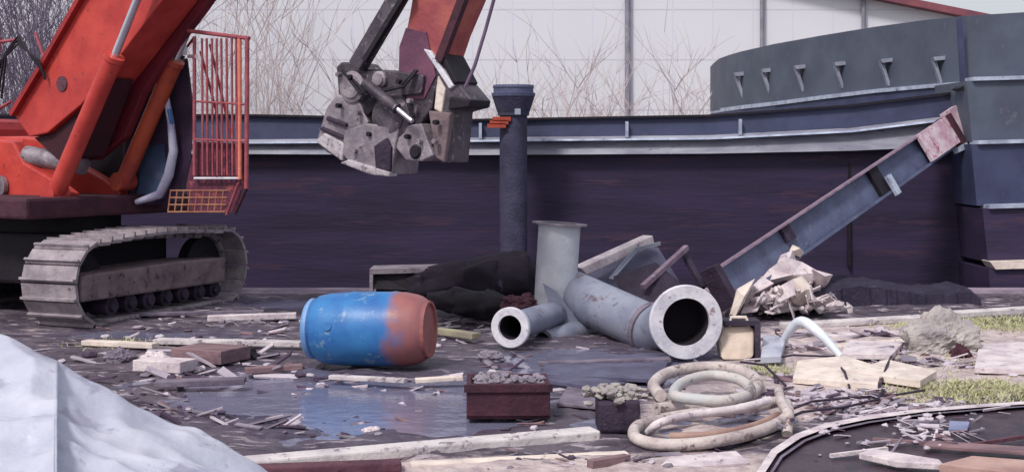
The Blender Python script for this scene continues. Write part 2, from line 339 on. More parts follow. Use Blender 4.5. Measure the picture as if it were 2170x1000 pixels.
# raised inner bow bulwark with stays, curving away
crv = [(1506, 27.5), (1515, 25.6), (1560, 23.8), (1640, 22.0), (1740, 20.5), (1850, 19.1), (1960, 17.9), (2050, 17.0), (2180, 16.3), (2400, 15.6)]
topy = [(1506, 142), (1520, 126), (1560, 112), (1640, 94), (1740, 76), (1850, 58), (1960, 43), (2050, 34), (2180, 26), (2400, 15)]
boty = [(1506, 236), (1560, 228), (1640, 219), (1740, 206), (1850, 193), (1960, 183), (2050, 176), (2180, 164), (2400, 150)]
def curve_plate(t_up, t_lo, off, th):
    b = MB(); secs = []
    pts = [(c, interp(crv, c)) for c in (1506, 1512, 1525, 1545, 1570, 1600, 1640, 1690, 1740, 1800, 1850, 1910, 1960, 2010, 2050, 2110, 2180, 2290, 2400)]
    for c, Y in pts:
        u = P(c, interp(t_up, c), Y); l = P(c, interp(t_lo, c), Y)
        f = Vector((0, -off, 0)); k = Vector((0, -off+th, 0)); secs += [l+f, u+f, u+k, l+k]
    b.add(secs, [[i*4+k, i*4+(k+1) % 4, (i+1)*4+(k+1) % 4, (i+1)*4+k] for i in range(len(pts)-1) for k in range(4)]+[[0, 1, 2, 3], [len(secs)-1-k for k in range(4)]], False)
    return b
mb_ = mat('bow_bulwark_paint', (82, 90, 106), (70, 76, 92), (96, 94, 108), rough=.6, scale=1.5, spot=.62, spotscale=3, bump=.2, bscale=8)
bb = curve_plate(topy, boty, 0, .06).build('bow_bulwark', mb_, barge)
curve_plate([(a, b-3) for a, b in boty], [(a, b+5) for a, b in boty], .12, .12).build('bow_ledge', M_ledge, barge)
curve_plate([(a, b+5) for a, b in boty], [(1506, 262), (1850, 262), (2050, 262), (2400, 300)], .03, .06).build('bow_side_plate', M_bulw, barge)
for px, wdt in ((1568, .05), (1625, .05), (1695, .05), (1778, .05), (1875, .05), (1985, .05)):
    Y = interp(crv, px)-.02; k = 17.0/Y
    yt = interp(topy, px)+45+ (px-1568)*.09; yb = yt+52*1.1*(.75+.25*k)
    st = MB(); wv = 20*k/F*Y
    a = P(px-16, yt, Y); b = P(px+16, yt-2, Y); c = P(px+14, yb, Y-.0)
    f = Vector((0, -.09, 0))
    st.prism([P(px-15, yt, Y), P(px+17, yt-3, Y), P(px+15, yt+5, Y), P(px-12, yt+8, Y)], (0, -.16, 0))
    st.prism([P(px-13, yt+8, Y), P(px-6, yt+7, Y), P(px+9, yb, Y), P(px+3, yb, Y)], (0, -.1, 0))
    st.build('stay', mat('stay_paint', (150, 154, 170), (124, 128, 146), rough=.6), barge)
# stepped bow plating at the right, nearer than the midship side
for i, (xl, xr, yt, yb, Y, m) in enumerate(((2048, 2500, 172, 300, 15.9, mb_), (2058, 2500, 306, 436, 15.75, M_bulw), (2082, 2500, 442, 556, 15.6, M_hull), (2095, 2500, 570, 760, 15.5, M_hull))):
    MB().prism([P(xl, yt, Y), P(xr, yt-12, Y), P(xr, yb, Y), P(xl+12, yb, Y)], (0, 1.2, 0)).build('bow_plate', m, barge)
    lt = 10 if i < 3 else 18
    a = [P(xl+(12 if i < 3 else 0), yt-lt+2, Y), P(xr, yt-lt-10, Y), P(xr, yt-12, Y), P(xl+12, yt, Y)]
    MB().prism([p+Vector((0, -.05, 0)) for p in a], (0, .3, 0)).build('bow_step', M_ledge if i < 3 else M_cream, barge)
MB().prism([P(2026, 40, 16.9), P(2036, 38, 16.9), P(2046, 176, 16.9), P(2034, 178, 16.9)], (0, -.05, 0)).build('bow_seam', M_bulw, barge)
MB().prism([P(2015, 190, 16.3), P(2060, 165, 16.3), P(2075, 176, 16.3), P(2040, 200, 16.3)], (0, -.3, 0)).build('fairlead', M_dark, barge)

# ------------------------------------------------ mooring pile
py_ = 15.85
pile = thing('mooring_pile', (xpx(1088, py_), py_, -1.6), 'dark tarred mooring pile with flat flared cap and rust patches in front of the barge', 'mooring post')
cx = xpx(1088, py_)
MB().lathe((cx, py_, -1.6), (0, 0, 1), [(0, .0), (0, .17), (zpy(240, py_)+1.6, .165), (zpy(240, py_)+1.6, 0)], 20, 'bands').build('shaft', M_pile, pile)
z0 = zpy(240, py_); z1 = zpy(205, py_); z2 = zpy(181, py_)
MB().lathe((cx, py_, 0), (0, 0, 1), [(z0-.03, .0), (z0-.03, .19), (z0, .19), (z1, .255), (z1, 0)], 20, 'bands').build('collar', M_pile, pile)
MB().lathe((cx, py_, 0), (0, 0, 1), [(z1, .26), (z1+.04, .265), (z1+.045, .24), (z2-.03, .24), (z2-.03, .25), (z2, .245), (z2, 0)], 20, 'bands').build('cap', M_beamb, pile)
rs = MB()
for k in range(3):
    rs.box((cx-.2+k*.03, py_-.16, zpy(262, py_)-.03+k*.04), .22, .06, .05)
rs.build('rusty_bracket', M_orange, pile)
MB().box((cx+.05, py_-.19, zpy(238, py_)), .07, .05, .07).build('bolt', M_ledge, pile)

# ------------------------------------------------ excavator
EXB = Vector((-4.75, 13.75, 0))
ex = thing('excavator', EXB, 'orange red tracked excavator with caged cab, raised boom and crusher at left', 'excavator')
a = Vector((.38, .925, 0)).normalized(); s_ = Vector((a.y, -a.x, 0))      # along and across the tracks
tc1 = Vector((-4.22, 11.95, .0))+a*1.4
def track(c):
    H, Ln = .76, 2.7; r = H/2; hl = Ln/2-r
    def pos(t):
        per = 4*hl+2*math.pi*r; t = (t % 1)*per
        if t < 2*hl: return (-hl+t, H-.02+.05*math.sin(math.pi*t/(2*hl)), 0, Vector((1, 0, 0)))
        t -= 2*hl
        if t < math.pi*r: an = math.pi/2-t/r; return (hl+r*math.cos(an), r+r*math.sin(an), 0, Vector((math.sin(an), 0, -math.cos(an))))
        t -= math.pi*r
        if t < 2*hl: return (hl-t, 0.02, 0, Vector((-1, 0, 0)))
        t -= 2*hl; an = -math.pi/2-t/r; return (-hl+r*math.cos(an), r+r*math.sin(an), 0, Vector((math.sin(an), 0, -math.cos(an))))
    b = MB(); N = 38
    for k in range(N):
        u, z, _, t = pos(k/N); td = a*t.x+Vector((0, 0, 1))*t.z; c0 = c+a*u+Vector((0, 0, z)); nrm = td.cross(s_)
        if nrm.dot(c0-(c+Vector((0, 0, r)))) < 0: nrm = -nrm
        b.box(c0, .155, .62, .03, td, s_); b.box(c0+nrm*.028-td*.055, .022, .62, .045, td, s_)
        b.box(c0-nrm*.04, .12, .10, .06, td, s_)
    ch = b.build('track_chain', M_track, ex)
    f = MB()
    pf = [(-hl-.3, r-.15), (hl-.0, r-.17), (hl-.0, r+.09), (hl*.2, r+.11), (-hl-.3, r+.09)]
    f.prism([c+a*u+Vector((0, 0, z))-s_*.17 for u, z in pf], s_*.47)
    f.build('track_frame', M_trackf, ex, bevel=.02)
    for u in (-hl, hl):
        i_ = MB(); i_.lathe(c+a*u+Vector((0, 0, r))-s_*.1, s_, [(0, 0), (0, r-.08), (.12, r-.08), (.14, .16), (.2, .1), (.2, 0)], 24, 'bands')
        i_.build('idler' if u > 0 else 'sprocket', M_dark, ex)  # wheels coloured black to paint in the shade of the track recess
    for k in range(7):
        MB().lathe(c+a*(-hl+.15+k*(2*hl-.3)/6)+Vector((0, 0, .15))-s_*.15, s_, [(0, 0), (0, .09), (.42, .09), (.42, .05), (.46, .05), (.46, 0)], 14, 'bands').build('track_roller', M_darkd, ex)
track(tc1); tc2 = tc1-s_*2.15; track(tc2)
cm = (tc1+tc2)/2
MB().box(cm+Vector((0, 0, .55)), 1.5, 1.6, .5, a, s_).build('undercarriage', M_dark, ex, bevel=.04)
MB().lathe(cm+Vector((0, 0, .78)), (0, 0, 1), [(0, 0), (0, .62), (.18, .62), (.18, 0)], 32, 'bands').build('slew_ring', M_dark, ex)
# upper works: plane of the boom
NP = Vector((.53, .85, 0)).normalized(); DP = Vector((NP.y, -NP.x, 0))
def B(px, py, off=0.0):
    k = (px-CX)/F; Y = (13.2-.62*4.83+off*1.18)/(1+.62*k); return P(px, py, Y)
hc = cm+Vector((0, 0, .96))                                      # house, facing right and to the camera
def H_(u, v, z): return hc+DP*u+NP*v+Vector((0, 0, z))
MB().box(H_(-.35, .0, .1), 2.5, 2.2, .2, DP, NP).build('turntable', M_maroon, ex, bevel=.03)
MB().box(H_(-1.1, .65, .5), 1.2, .8, .6, DP, NP).build('engine_housing', M_redlight, ex, bevel=.06)
MB().box(H_(-1.15, -.75, .42), 1.1, .65, .4, DP, NP).build('side_housing', M_redlight, ex, bevel=.06)
MB().box(H_(-1.75, 0, .55), .5, 2.3, .9, DP, NP).build('counterweight', M_red, ex, bevel=.12)
# base brackets (lower left red pieces)
fb = MB(); fb.prism([B(-60, 290), B(28, 300), B(50, 345), B(110, 380), B(150, 410), B(140, 440), B(60, 452), B(-60, 455)], NP*.12)
fb.prism([p+NP*.62 for p in (B(-60, 290), B(28, 300), B(50, 345), B(110, 380), B(150, 410), B(140, 440), B(-60, 455))], NP*.12)
fb.build('boom_bracket', M_redlight, ex, bevel=.02)
MB().lathe(B(5, 395)-NP*.06, NP, [(0, 0), (0, .11), (.05, .11), (.05, .05), (.05, 0)], 20, 'bands').build('pivot_pin', M_worn, ex)
MB().tube([B(40, 330)+NP*.1, B(140, 350)+NP*.2], .1, 14).build('slew_motor', M_worn, ex)
# boom: box girder with a full elbow above the picture
bo = [(30, 245), (62, 290), (100, 282), (172, 222), (232, 148), (345, 0), (470, -190), (640, -330), (860, -350), (1010, -250), (1035, -330), (880, -470), (600, -470), (350, -290), (175, 0), (95, 140)]
b_ = MB(); b_.prism([B(*q) for q in bo], NP*.42); b_.build('boom', M_redlight, ex, bevel=.012)
# flange strips on the boom edge
b_ = MB()
for q0, q1 in (((32, 243), (95, 140)), ((95, 140), (175, 0)), ((175, 0), (350, -290))):
    b_.bar(B(*q0)-NP*.03, B(*q1)-NP*.03, .05, .07, NP)
b_.build('boom_edge', M_red, ex)
MB().lathe(B(132, 178)-NP*.012, NP, [(0, 0), (0, .075), (.02, .075)], 18, 'bands').build('boom_pin', M_rust, ex)
MB().prism([B(62, 292)+NP*.06, B(100, 284)+NP*.06, B(172, 226)+NP*.06, B(222, 165)+NP*.06, B(160, 330)+NP*.06, B(120, 345)+NP*.06], NP*.3).build('boom_web', mat('shaded_dark_red_web', (58, 18, 30), (44, 14, 26), rough=.7), ex)  # very dark red paints in the shade under the boom
def cyl(p0, p1, p2, r, name='lift_cylinder', m=M_red):
    o = MB().lathe(p0, p1-p0, [(0, 0), (0, r*.9), (.05, r), ((p1-p0).length-.06, r), ((p1-p0).length-.05, r*1.12), ((p1-p0).length, r*1.12), ((p1-p0).length, 0)], 20, 'bands').build(name, m, ex)
    MB().tube([p1, p2], r*.42, 12).build('rod', M_chrome, o)
    MB().lathe(p0-NP*.1, NP, [(0, 0), (0, r*1.1), (.2, r*1.1), (.2, 0)], 16, 'bands').build('eye', m, o)
def K0(px, py): return B(px, py, .6)
cyl(B(142, 412)-NP*.14, B(268, 120)-NP*.14, B(345, -70)-NP*.14, .09, m=M_redlight)
cyl(K0(262, 385), K0(372, 128), K0(440, -30), .085, m=M_orange)
MB().prism([B(q, v, .43) for q, v in ((190, 250), (235, 130), (330, -20), (470, -40), (425, 25), (352, 120), (300, 200), (262, 290), (200, 340))], NP*.1).build('boom_gusset', mat('shaded_red_gusset', (112, 30, 44), (90, 24, 38), (70, 24, 40), rough=.6), ex, bevel=.01)  # dark red holds the shade of the boom's down-facing side
MB().prism([B(q, v, .95) for q, v in ((190, 420), (195, 300), (262, 215), (330, 150), (372, 110), (392, 120), (340, 240), (300, 300), (270, 430))], Vector((-.05, .1, 0))).build('inner_cover', M_dark, ex)
MB().prism([B(q, v, 1.0) for q, v in ((175, 440), (190, 340), (262, 300), (275, 400), (345, 410), (340, 440))], NP*.1).build('inner_panel', mat('plum_panel', (84, 38, 64), (60, 28, 52), (124, 60, 60), rough=.6, scale=6), ex)
# hoses over the boom foot
for k in range(3):
    MB().tube([B(5+k*8, 210)-NP*.1, B(20+k*6, 130-k*10)-NP*.1, B(60, 95-k*8)-NP*.12, B(100-k*5, 130)-NP*.1, B(105, 170-k*6)-NP*.05], .012, 8).build('hose', M_dark, ex)
MB().lathe(B(45, 140)+NP*.5, NP, [(0, 0), (0, .2), (.04, .2), (.05, .17), (.05, 0)], 24, 'bands').build('mirror', M_glass, ex)
cg = MB(); rr = B(45, 140)+NP*.42
cg.tube([rr+DP*.22*math.cos(t)+Vector((0, 0, .24*math.sin(t))) for t in [i*.3927 for i in range(16)]], .014, 8, closed=True)
cg.build('mirror_frame', M_cage, ex)
for q0, q1 in (((-20, 92), (40, 84)), ((0, 80), (-10, 215)), ((75, 70), (92, 120)), ((25, 215), (-20, 240))): MB().tube([B(*q0, .7), B(*q1, .7)], .018, 8).build('handrail', M_cage, ex)
MB().tube([B(70, 68)+NP*.4, B(130, 72)+NP*.4], .02, 8).build('handrail', M_maroon, ex)
MB().box(B(108, 97)+NP*.3, .16, .1, .05, DP, NP).build('work_lamp', M_pale, ex)
# cab
CB = B(390, 440)+NP*.4
def K(px, py, off=.0): return B(px, py, .75+off)
cb = MB(); cb.prism([K(285, 190), K(398, 120), K(412, 235), K(405, 340), K(385, 432), K(255, 440), K(262, 300)], Vector((-.22, .8, 0)))
cab = cb.build('cab', mat('cab_dark_body', (58, 40, 66), (42, 28, 52), (96, 52, 62), rough=.6, scale=4), ex, bevel=.03)
MB().prism([K(300, 312, -.02), K(348, 305, -.02), K(352, 350, -.02), K(332, 412, -.02), K(290, 412, -.02)], NP*.015).build('window', M_glass, cab)
MB().prism([K(268, 235, -.02), K(340, 180, -.02), K(345, 225, -.02), K(272, 290, -.02)], NP*.015).build('window', M_glass, cab)
MB().tube([K(352, 205, -.08), K(362, 260, -.08), K(368, 320, -.08), K(358, 370, -.08), K(338, 412, -.08), K(290, 428, -.08)], [.03, .035, .045, .05, .045, .03], 10).build('windscreen_edge', mat('scratched_polycarbonate', (190, 188, 210), (160, 156, 186), rough=.35), cab)
MB().tube([K(358, 232, -.1), K(364, 262, -.1)], .02, 8).build('lamp', M_blue, cab)
# front cage
cage = MB().tube([K(412, 78, -.35), K(412, 372, -.35)], .018, 8).build('cage', M_cage, ex)
def cbar(q0, q1, r=.012, m=M_cage, n='cage_bar'): MB().tube([q0, q1], r, 6).build(n, m, cage)
cbar(K(400, 66, -.35), K(528, 82, -.35), .022); cbar(K(412, 378, -.35), K(506, 378, -.35), .013, M_pflange)
for i, x in enumerate((428, 438, 449, 459, 469, 480, 491, 500)): cbar(K(x, 82, -.35), K(x+2, 372, -.35), .012)
cbar(K(508, 80, -.35), K(508, 380, -.35), .020, mat('salmon_cage_post', (214, 128, 104), (196, 104, 88), rough=.5)); cbar(K(524, 78, -.35), K(522, 400, -.35), .022)
cbar(K(412, 215, -.35), K(524, 222, -.35), .012); cbar(K(412, 296, -.35), K(524, 300, -.35), .014)
for x0_, y0_, x1_, y1_ in ((425, 110, 458, 235), (458, 235, 468, 340), (445, 95, 500, 330), (380, 120, 412, 80)): cbar(K(x0_, y0_, .05), K(x1_, y1_, .05), .014, M_red)
cbar(K(505, 388, -.35), K(480, 455, -.35), .014); cbar(K(522, 400, -.35), K(498, 452, -.3), .018, M_maroon)
cbar(K(400, 120, -.2), K(416, 120, -.35), .02, M_pale)
MB().prism([K(414, 300, -.3), K(518, 303, -.3), K(518, 380, -.3), K(500, 450, -.3), K(400, 445, -.3), K(395, 390, -.3)], Vector((0, .02, 0))).build('lower_guard', mat('plum_guard', (96, 42, 62), (70, 32, 54), (140, 70, 72), rough=.6, scale=8, spot=.55, spotscale=14), cage)
# bent expanded metal step under the cage
sm = MB()
for k in range(9): sm.tube([K(362+k*14, 402, -.3), K(356+k*14, 450, -.3)], .008, 6)
for k in range(4): sm.tube([K(362-k*2, 404+k*15, -.3), K(484-k*2, 404+k*15, -.3)], .009, 6)
sm.build('step_grille', mat('yellow_orange_grille', (158, 112, 84), (128, 72, 66), rough=.6), ex)
MB().box(K(375, 108, -.1), .16, .12, .08, DP, NP).build('work_lamp', M_pale, ex)
MB().prism([K(300, 330, .2), K(330, 250, .2), K(372, 250, .2), K(352, 330, .2), K(300, 440, .2), K(262, 440, .2)], NP*.1).build('cab_pillar', M_orange, ex)
# stick
st_ = [(905, -330), (1060, -330), (1075, -230), (985, 0), (955, 70), (928, 150), (905, 205), (845, 205), (848, 130), (868, 30), (880, -40)]
MB().prism([B(*q) for q in st_], NP*.3).build('stick', mat('orange_red_stick', (168, 92, 84), (140, 66, 72), (110, 58, 76), rough=.55, scale=4), ex, bevel=.012)
MB().bar(B(986, -5)-NP*.02, B(935, 130)-NP*.02, .07, .06, NP).build('stick_edge', M_maroon, ex)
MB().prism([B(848, 100)-NP*.012, B(862, 60)-NP*.012, B(905, 70)-NP*.012, B(925, 160)-NP*.012, B(900, 210)-NP*.012, B(846, 210)-NP*.012], NP*.324).build('stick_end', mat('worn_purple_red', (116, 72, 92), (90, 54, 78), (70, 44, 66), rough=.6), ex)
MB().bar(B(875, -40)-NP*.06, B(768, 142)-NP*.06, .13, .12, NP).build('link', M_steel, ex, bevel=.01)
MB().bar(B(882, -20)-NP*.1, B(790, 130)-NP*.1, .04, .05, NP).build('link_rod', M_dark, ex)
MB().tube([B(1052, -20), B(1030, 60), B(1006, 140), B(986, 185)], .014, 8).build('hose', mat('purple_hose', (118, 98, 124), (90, 74, 98), rough=.5), ex)
# crusher attachment
M_jaw = mat('scraped_jaw_steel', (182, 174, 180), (150, 142, 150), (104, 94, 104), rough=.5, scale=8, spot=.55, spotscale=16, bump=.6)
cr = MB(); cr.prism([B(*q) for q in ((712, 142), (722, 132), (748, 132), (762, 146), (850, 150), (900, 140), (925, 165), (915, 230), (880, 275), (800, 280), (760, 262), (722, 262), (716, 190))], NP*.34)
crusher = cr.build('crusher', M_steel, ex, bevel=.015)
def cpart(name, pts, m, o0=-.02, th=.3, bev=.012): return MB().prism([B(*q)+NP*o0 for q in pts], NP*th).build(name, m, crusher, bevel=bev)
cpart('jaw', ((700, 232), (722, 200), (770, 215), (790, 260), (748, 300), (742, 342), (700, 322), (680, 300)), M_worn, -.06, .42)
cpart('housing_plate', ((748, 150), (850, 152), (905, 160), (900, 200), (850, 205), (800, 220), (790, 200), (752, 190)), M_steel, -.05, .1)
cpart('slot_shade_plate', ((780, 218), (808, 206), (850, 206), (852, 214), (812, 222), (790, 246), (780, 240)), M_dark, -.07, .1)  # dark plate on the housing, painted as the shade of a slot
cpart('jaw_tooth', ((684, 300), (740, 342), (748, 306), (702, 282)), M_jaw, -.1, .1)
cpart('jaw', ((745, 278), (790, 262), (862, 270), (852, 312), (846, 370), (808, 368), (760, 350), (740, 325)), M_worn, -.1, .36)
cpart('jaw_edge', ((742, 345), (760, 338), (846, 364), (846, 374), (806, 370)), M_jaw, -.14, .12)
cpart('gap_shade_plate', ((812, 310), (838, 292), (848, 312), (846, 362), (816, 362)), M_darkd, -.13, .05)  # raised dark plate painting the shade of a gap in the jaw
for (px, py, r, m) in ((758, 185, .13, M_worn), (840, 248, .19, M_steel), (815, 170, .07, M_worn), (893, 322, .06, M_dark)):
    q = B(px, py)-NP*.1
    MB().lathe(q, NP, [(0, 0), (0, r*.72), (.01, r*.75), (.02, r), (.1, r), (.1, 0)], 24, 'bands').build('pivot', m, crusher)
cpart('jaw', ((862, 268), (905, 262), (930, 330), (905, 342), (872, 340), (850, 312)), M_worn, -.08, .3)
cpart('grab_arm', ((898, 100), (912, 104), (948, 150), (1000, 212), (998, 226), (962, 236), (952, 345), (928, 345), (912, 262), (930, 225), (905, 150)), M_steel, .0, .28)
cpart('arm_plate', ((930, 160), (946, 190), (938, 240), (922, 232)), M_cream, -.02, .05)
cpart('arm_plate', ((900, 104), (916, 108), (966, 182), (956, 190)), M_pflange, -.03, .06)
cpart('arm_plate', ((930, 112), (944, 116), (975, 175), (964, 180)), M_dark, -.03, .3)
cpart('arm_tip', ((915, 235), (962, 240), (948, 345), (930, 335)), M_trackf, -.05, .14)
cpart('arm_bracket', ((958, 205), (1004, 212), (998, 228), (955, 234)), M_dark, -.04, .3)
for i, (px, py) in enumerate(((735, 160), (735, 225), (775, 240), (800, 285), (770, 320), (880, 290), (905, 300), (940, 260), (938, 300), (862, 175), (885, 215), (760, 165))):
    MB().lathe(B(px, py)-NP*.13, NP, [(0, 0), (0, .02), (.05, .02)], 8, 'bands').build('bolt', (M_worn, M_dark)[i % 2], crusher)
MB().tube([B(800, 178)-NP*.17, B(868, 232)-NP*.17], .045, 14).build('ram', M_steel, crusher)
MB().tube([B(866, 230)-NP*.17, B(900, 258)-NP*.17], .022, 12).build('ram_rod', M_chrome, crusher)
cpart('wear_bar', ((706, 246), (748, 262), (746, 270), (704, 256)), M_darkd, -.09, .06); cpart('wear_bar', ((694, 268), (744, 290), (742, 297), (691, 276)), M_darkd, -.09, .06)
for k in range(2):
    t = k/4; MB().tube([B(735+k*10, 150+k*4)-NP*.06, B(790+k*12, 200+k*3)-NP*.16, B(870+k*8, 185)-NP*.14, B(890+k*4, 150)-NP*.06], .013, 8).build('hose', M_dark, crusher)

# ------------------------------------------------ blue drum
c0 = G(785, 778); rad = .262
dr = thing('drum', (c0.x, c0.y+rad, 0), 'blue plastic drum with an orange brown end, lying on its side', 'drum')
d0 = P(664, 700, 9.9); d1 = P(908, 702, 9.72); ax = (d1-d0); Ld = ax.length; ax.normalize()
d0.z = d1.z = rad+.01
prof = [(0, 0), (0, .17), (.012, .2), (.03, .21), (.06, .245), (.14, .262), (.3, .272), (.32, .278), (.34, .273), (.5, .275), (.6, .275), (.64, .279), (.68, .273), (.72, .272)]
def drum_mat():
    m = mat('drum_plastic', (56, 122, 180), (44, 98, 162), (110, 142, 172), rough=.42, scale=3, spot=.58, spotscale=8, bump=.25, bscale=5)
    n = m.node_tree; L = n.links; b = n.nodes['Principled BSDF']; src = b.inputs['Base Color'].links[0].from_socket
    tc = n.nodes.new('ShaderNodeTexCoord'); sp = n.nodes.new('ShaderNodeSeparateXYZ'); L.new(tc.outputs['Object'], sp.inputs[0])
    t = n.nodes.new('ShaderNodeTexNoise'); t.inputs['Scale'].default_value = 5; t.inputs['Detail'].default_value = 8; L.new(tc.outputs['Object'], t.inputs['Vector'])
    a1 = n.nodes.new('ShaderNodeMath'); a1.operation = 'MULTIPLY_ADD'; a1.inputs[1].default_value = .42; L.new(t.outputs['Fac'], a1.inputs[0]); L.new(sp.outputs['X'], a1.inputs[2])
    mr = n.nodes.new('ShaderNodeMapRange'); mr.inputs[1].default_value = .33; mr.inputs[2].default_value = .45; L.new(a1.outputs[0], mr.inputs[0])
    r2 = n.nodes.new('ShaderNodeMix'); r2.data_type = 'RGBA'; r2.inputs[6].default_value = (*lin((164, 104, 98)), 1); r2.inputs[7].default_value = (*lin((122, 80, 90)), 1)
    t2 = n.nodes.new('ShaderNodeTexNoise'); t2.inputs['Scale'].default_value = 9; t2.inputs['Detail'].default_value = 8; L.new(tc.outputs['Object'], t2.inputs['Vector']); L.new(t2.outputs['Fac'], r2.inputs[0])
    x = n.nodes.new('ShaderNodeMix'); x.data_type = 'RGBA'; L.new(mr.outputs[0], x.inputs[0]); L.new(src, x.inputs[6]); L.new(r2.outputs[2], x.inputs[7]); L.new(x.outputs[2], b.inputs['Base Color']); return m
MB().lathe(d0, ax, prof+[(.74, .268), (Ld-.09, .256), (Ld-.05, .243), (Ld-.03, .23), (Ld-.01, .212)], 56, True).build('body', drum_mat(), dr)
MB().lathe(d0, ax, [(Ld-.012, .214), (Ld+.015, .208), (Ld+.015, .19), (Ld-.005, .185), (Ld-.005, 0)], 48, 'bands').build('lid', M_drumrust, dr)
MB().lathe(d0+ax*.16+Vector((-.01, -.262, .05)), Vector((-.08, -1, .2)), [(0, .03), (.014, .03), (.014, 0)], 14, 'bands').build('bung', M_blue, dr)
MB().lathe(d0-ax*.03, ax, [(0, 0), (0, .205), (.02, .225), (.045, .225), (.06, .2)], 40, 'bands').build('rim', mat('pale_blue_plastic', (120, 160, 205), (96, 138, 190), rough=.45), dr)

# ------------------------------------------------ pipes
def pipe(near, far, r, rf, label, name='flanged_pipe', m=M_pgrey, fl_far=True, inner=.88, mf=M_pflange, group=None, ft=.04):
    near = Vector(near); far = Vector(far); d = far-near; Ln = d.length; d.normalize()
    t = thing(name, (near.x, near.y, 0), label, 'pipe', group)
    MB().lathe(near, d, [(ft, r*inner), (ft, r), (Ln-.03, r), (Ln-.03, r*inner), (ft, r*inner)], 40, 'bands').build('tube', m, t)
    MB().lathe(near, d, [(0, r*inner), (0, rf*.97), (.006, rf), (ft, rf), (ft, r*inner), (0, r*inner)], 40, 'bands').build('flange', mf, t)
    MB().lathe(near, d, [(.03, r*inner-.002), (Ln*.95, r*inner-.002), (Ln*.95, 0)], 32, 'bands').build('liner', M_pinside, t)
    if fl_far: MB().lathe(far-d*.03, d, [(0, r*inner), (0, rf*.92), (.03, rf*.92), (.03, r*inner), (0, r*inner)], 40, 'bands').build('flange', m, t)
    return t
t = thing('flanged_pipe', G(1455, 752), 'thick grey pipe ending in a wide pale flange ring facing the viewer', 'pipe')
pn = P(1455, 681, 10.15); pn.z = .285
pf_ = P(1206, 618, 12.0); pk = P(1385, 700, 11.0)
dn = Vector((.12, -1, 0)).normalized()
pth = [pf_, pf_.lerp(pk, .5), pk, pk.lerp(pn, .35)+Vector((.02, .12, 0)), pk.lerp(pn, .65)+Vector((.06, .12, 0)), pn-dn*.2, pn-dn*.02]
MB().tube(pth, [.205]*7, 40, caps=False).build('tube', M_pgrey, t)
MB().lathe(pn, -dn, [(0, .185), (0, .28), (.006, .285), (.045, .285), (.045, .185), (0, .185)], 48, 'bands').build('flange', M_pflange, t)
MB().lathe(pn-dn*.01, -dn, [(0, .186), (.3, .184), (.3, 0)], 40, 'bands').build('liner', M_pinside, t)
df = (pf_-pk).normalized()
MB().lathe(pf_, df, [(0, 0), (0, .235), (.03, .235), (.03, 0)], 40, 'bands').build('flange', M_purp, t)
MB().lathe(pk+df*.02, df, [(0, .2), (0, .225), (.05, .225), (.05, .2)], 40, 'bands').build('collar', M_purp, t)
pn2 = P(1080, 697, 10.7); pn2.z = .17; pf2 = P(1185, 690, 11.8); pf2.z = .16
pipe(pn2, pf2, .115, .165, 'small grey pipe with a round pale flange, left of the upright pipe', fl_far=False)
# upright pipe
b0 = P(1172, 690, 11.9); b0.z = 0; tp = P(1186, 476, 11.9)
t = thing('upright_pipe', b0, 'upright pale grey pipe stub with a thin flange on top, behind the fallen pipes', 'pipe')
dd = (tp-b0); Lu = dd.length
MB().lathe(b0, dd, [(0, 0), (0, .185), (Lu, .19), (Lu, .16), (Lu-.4, .16)], 36, 'bands').build('tube', mat('pale_pipe_paint', (196, 198, 206), (168, 172, 184), (128, 124, 140), rough=.5, scale=3, spot=.64, spotscale=7), t)
MB().lathe(b0+dd, dd, [(0, .16), (0, .25), (.014, .25), (.014, .16), (0, .16)], 36, 'bands').build('flange', M_worn, t)
MB().prism([P(1178, 690, 11.65), P(1150, 600, 11.65), P(1182, 620, 11.65), P(1240, 700, 11.65)], (0, .03, 0)).build('torn_plate', M_pgrey, t)
# short pipe piece lying behind small one
pipe(P(1150, 716, 11.3)-Vector((0, 0, .04)), P(1262, 690, 11.9), .1, .12, 'short plain grey pipe lying at the foot of the upright pipe', fl_far=False, mf=M_pgrey)

# ------------------------------------------------ leaning beam
q0 = P(1528, 610, 12.5); q1 = P(2000, 288, 16.1)
bd = (q1-q0); Lb = bd.length; bu = bd.normalized(); up = Vector((-.56, .0, .83)); up = (up-bu*up.dot(bu)).normalized(); nb = bu.cross(up)
if nb.y > 0: nb = -nb
bm = thing('leaning_beam', (q0.x, q0.y, 0), 'long blue grey steel channel leaning from the scrap heap up to the barge', 'steel beam')
def bx(s0, s1, u0, u1, n0, n1, m, name, par=bm, bev=0.):
    c = q0+bu*(s0+s1)/2+up*(u0+u1)/2+nb*(n0+n1)/2
    return MB().box(c, s1-s0, u1-u0, n1-n0, bu, up).build(name, m, par, bevel=bev)
bx(0, Lb, -.16, .16, -.02, .0, M_beamb, 'web')
bx(0, Lb, .162, .18, -.1, .09, M_beamr, 'top_flange')
bx(0, Lb, -.19, -.162, -.1, .07, M_beamb, 'bottom_flange')
bx(Lb*.62, Lb*.66, -.158, .158, .002, .05, M_dark, 'stiffener')
bx(Lb*.655, Lb*.675, -.24, .0, .075, .11, M_ledge, 'clamp')
bx(-.05, .04, -.2, .22, -.1, .1, M_darkd, 'end_plate')
bx(Lb*.24, Lb*.27, .0, .158, .002, .05, M_darkd, 'stiffener')
bx(Lb*.86, Lb*1.02, -.16, .2, .072, .11, mat('rusty_white_plate', (206, 190, 200), (176, 140, 156), (146, 84, 90), rough=.7, scale=6, spot=.56, spotscale=8), 'bracket')
bx(Lb*1.04, Lb*1.13, -.12, .24, -.02, .12, mat('rusty_white_plate', (0, 0, 0)), 'bracket')
bx(Lb*1.015, Lb*1.035, -.2, .2, -.06, .14, M_maroon, 'strap')
bx(Lb*1.0, Lb*1.12, -.26, -.20, .0, .14, M_ledge, 'foot')

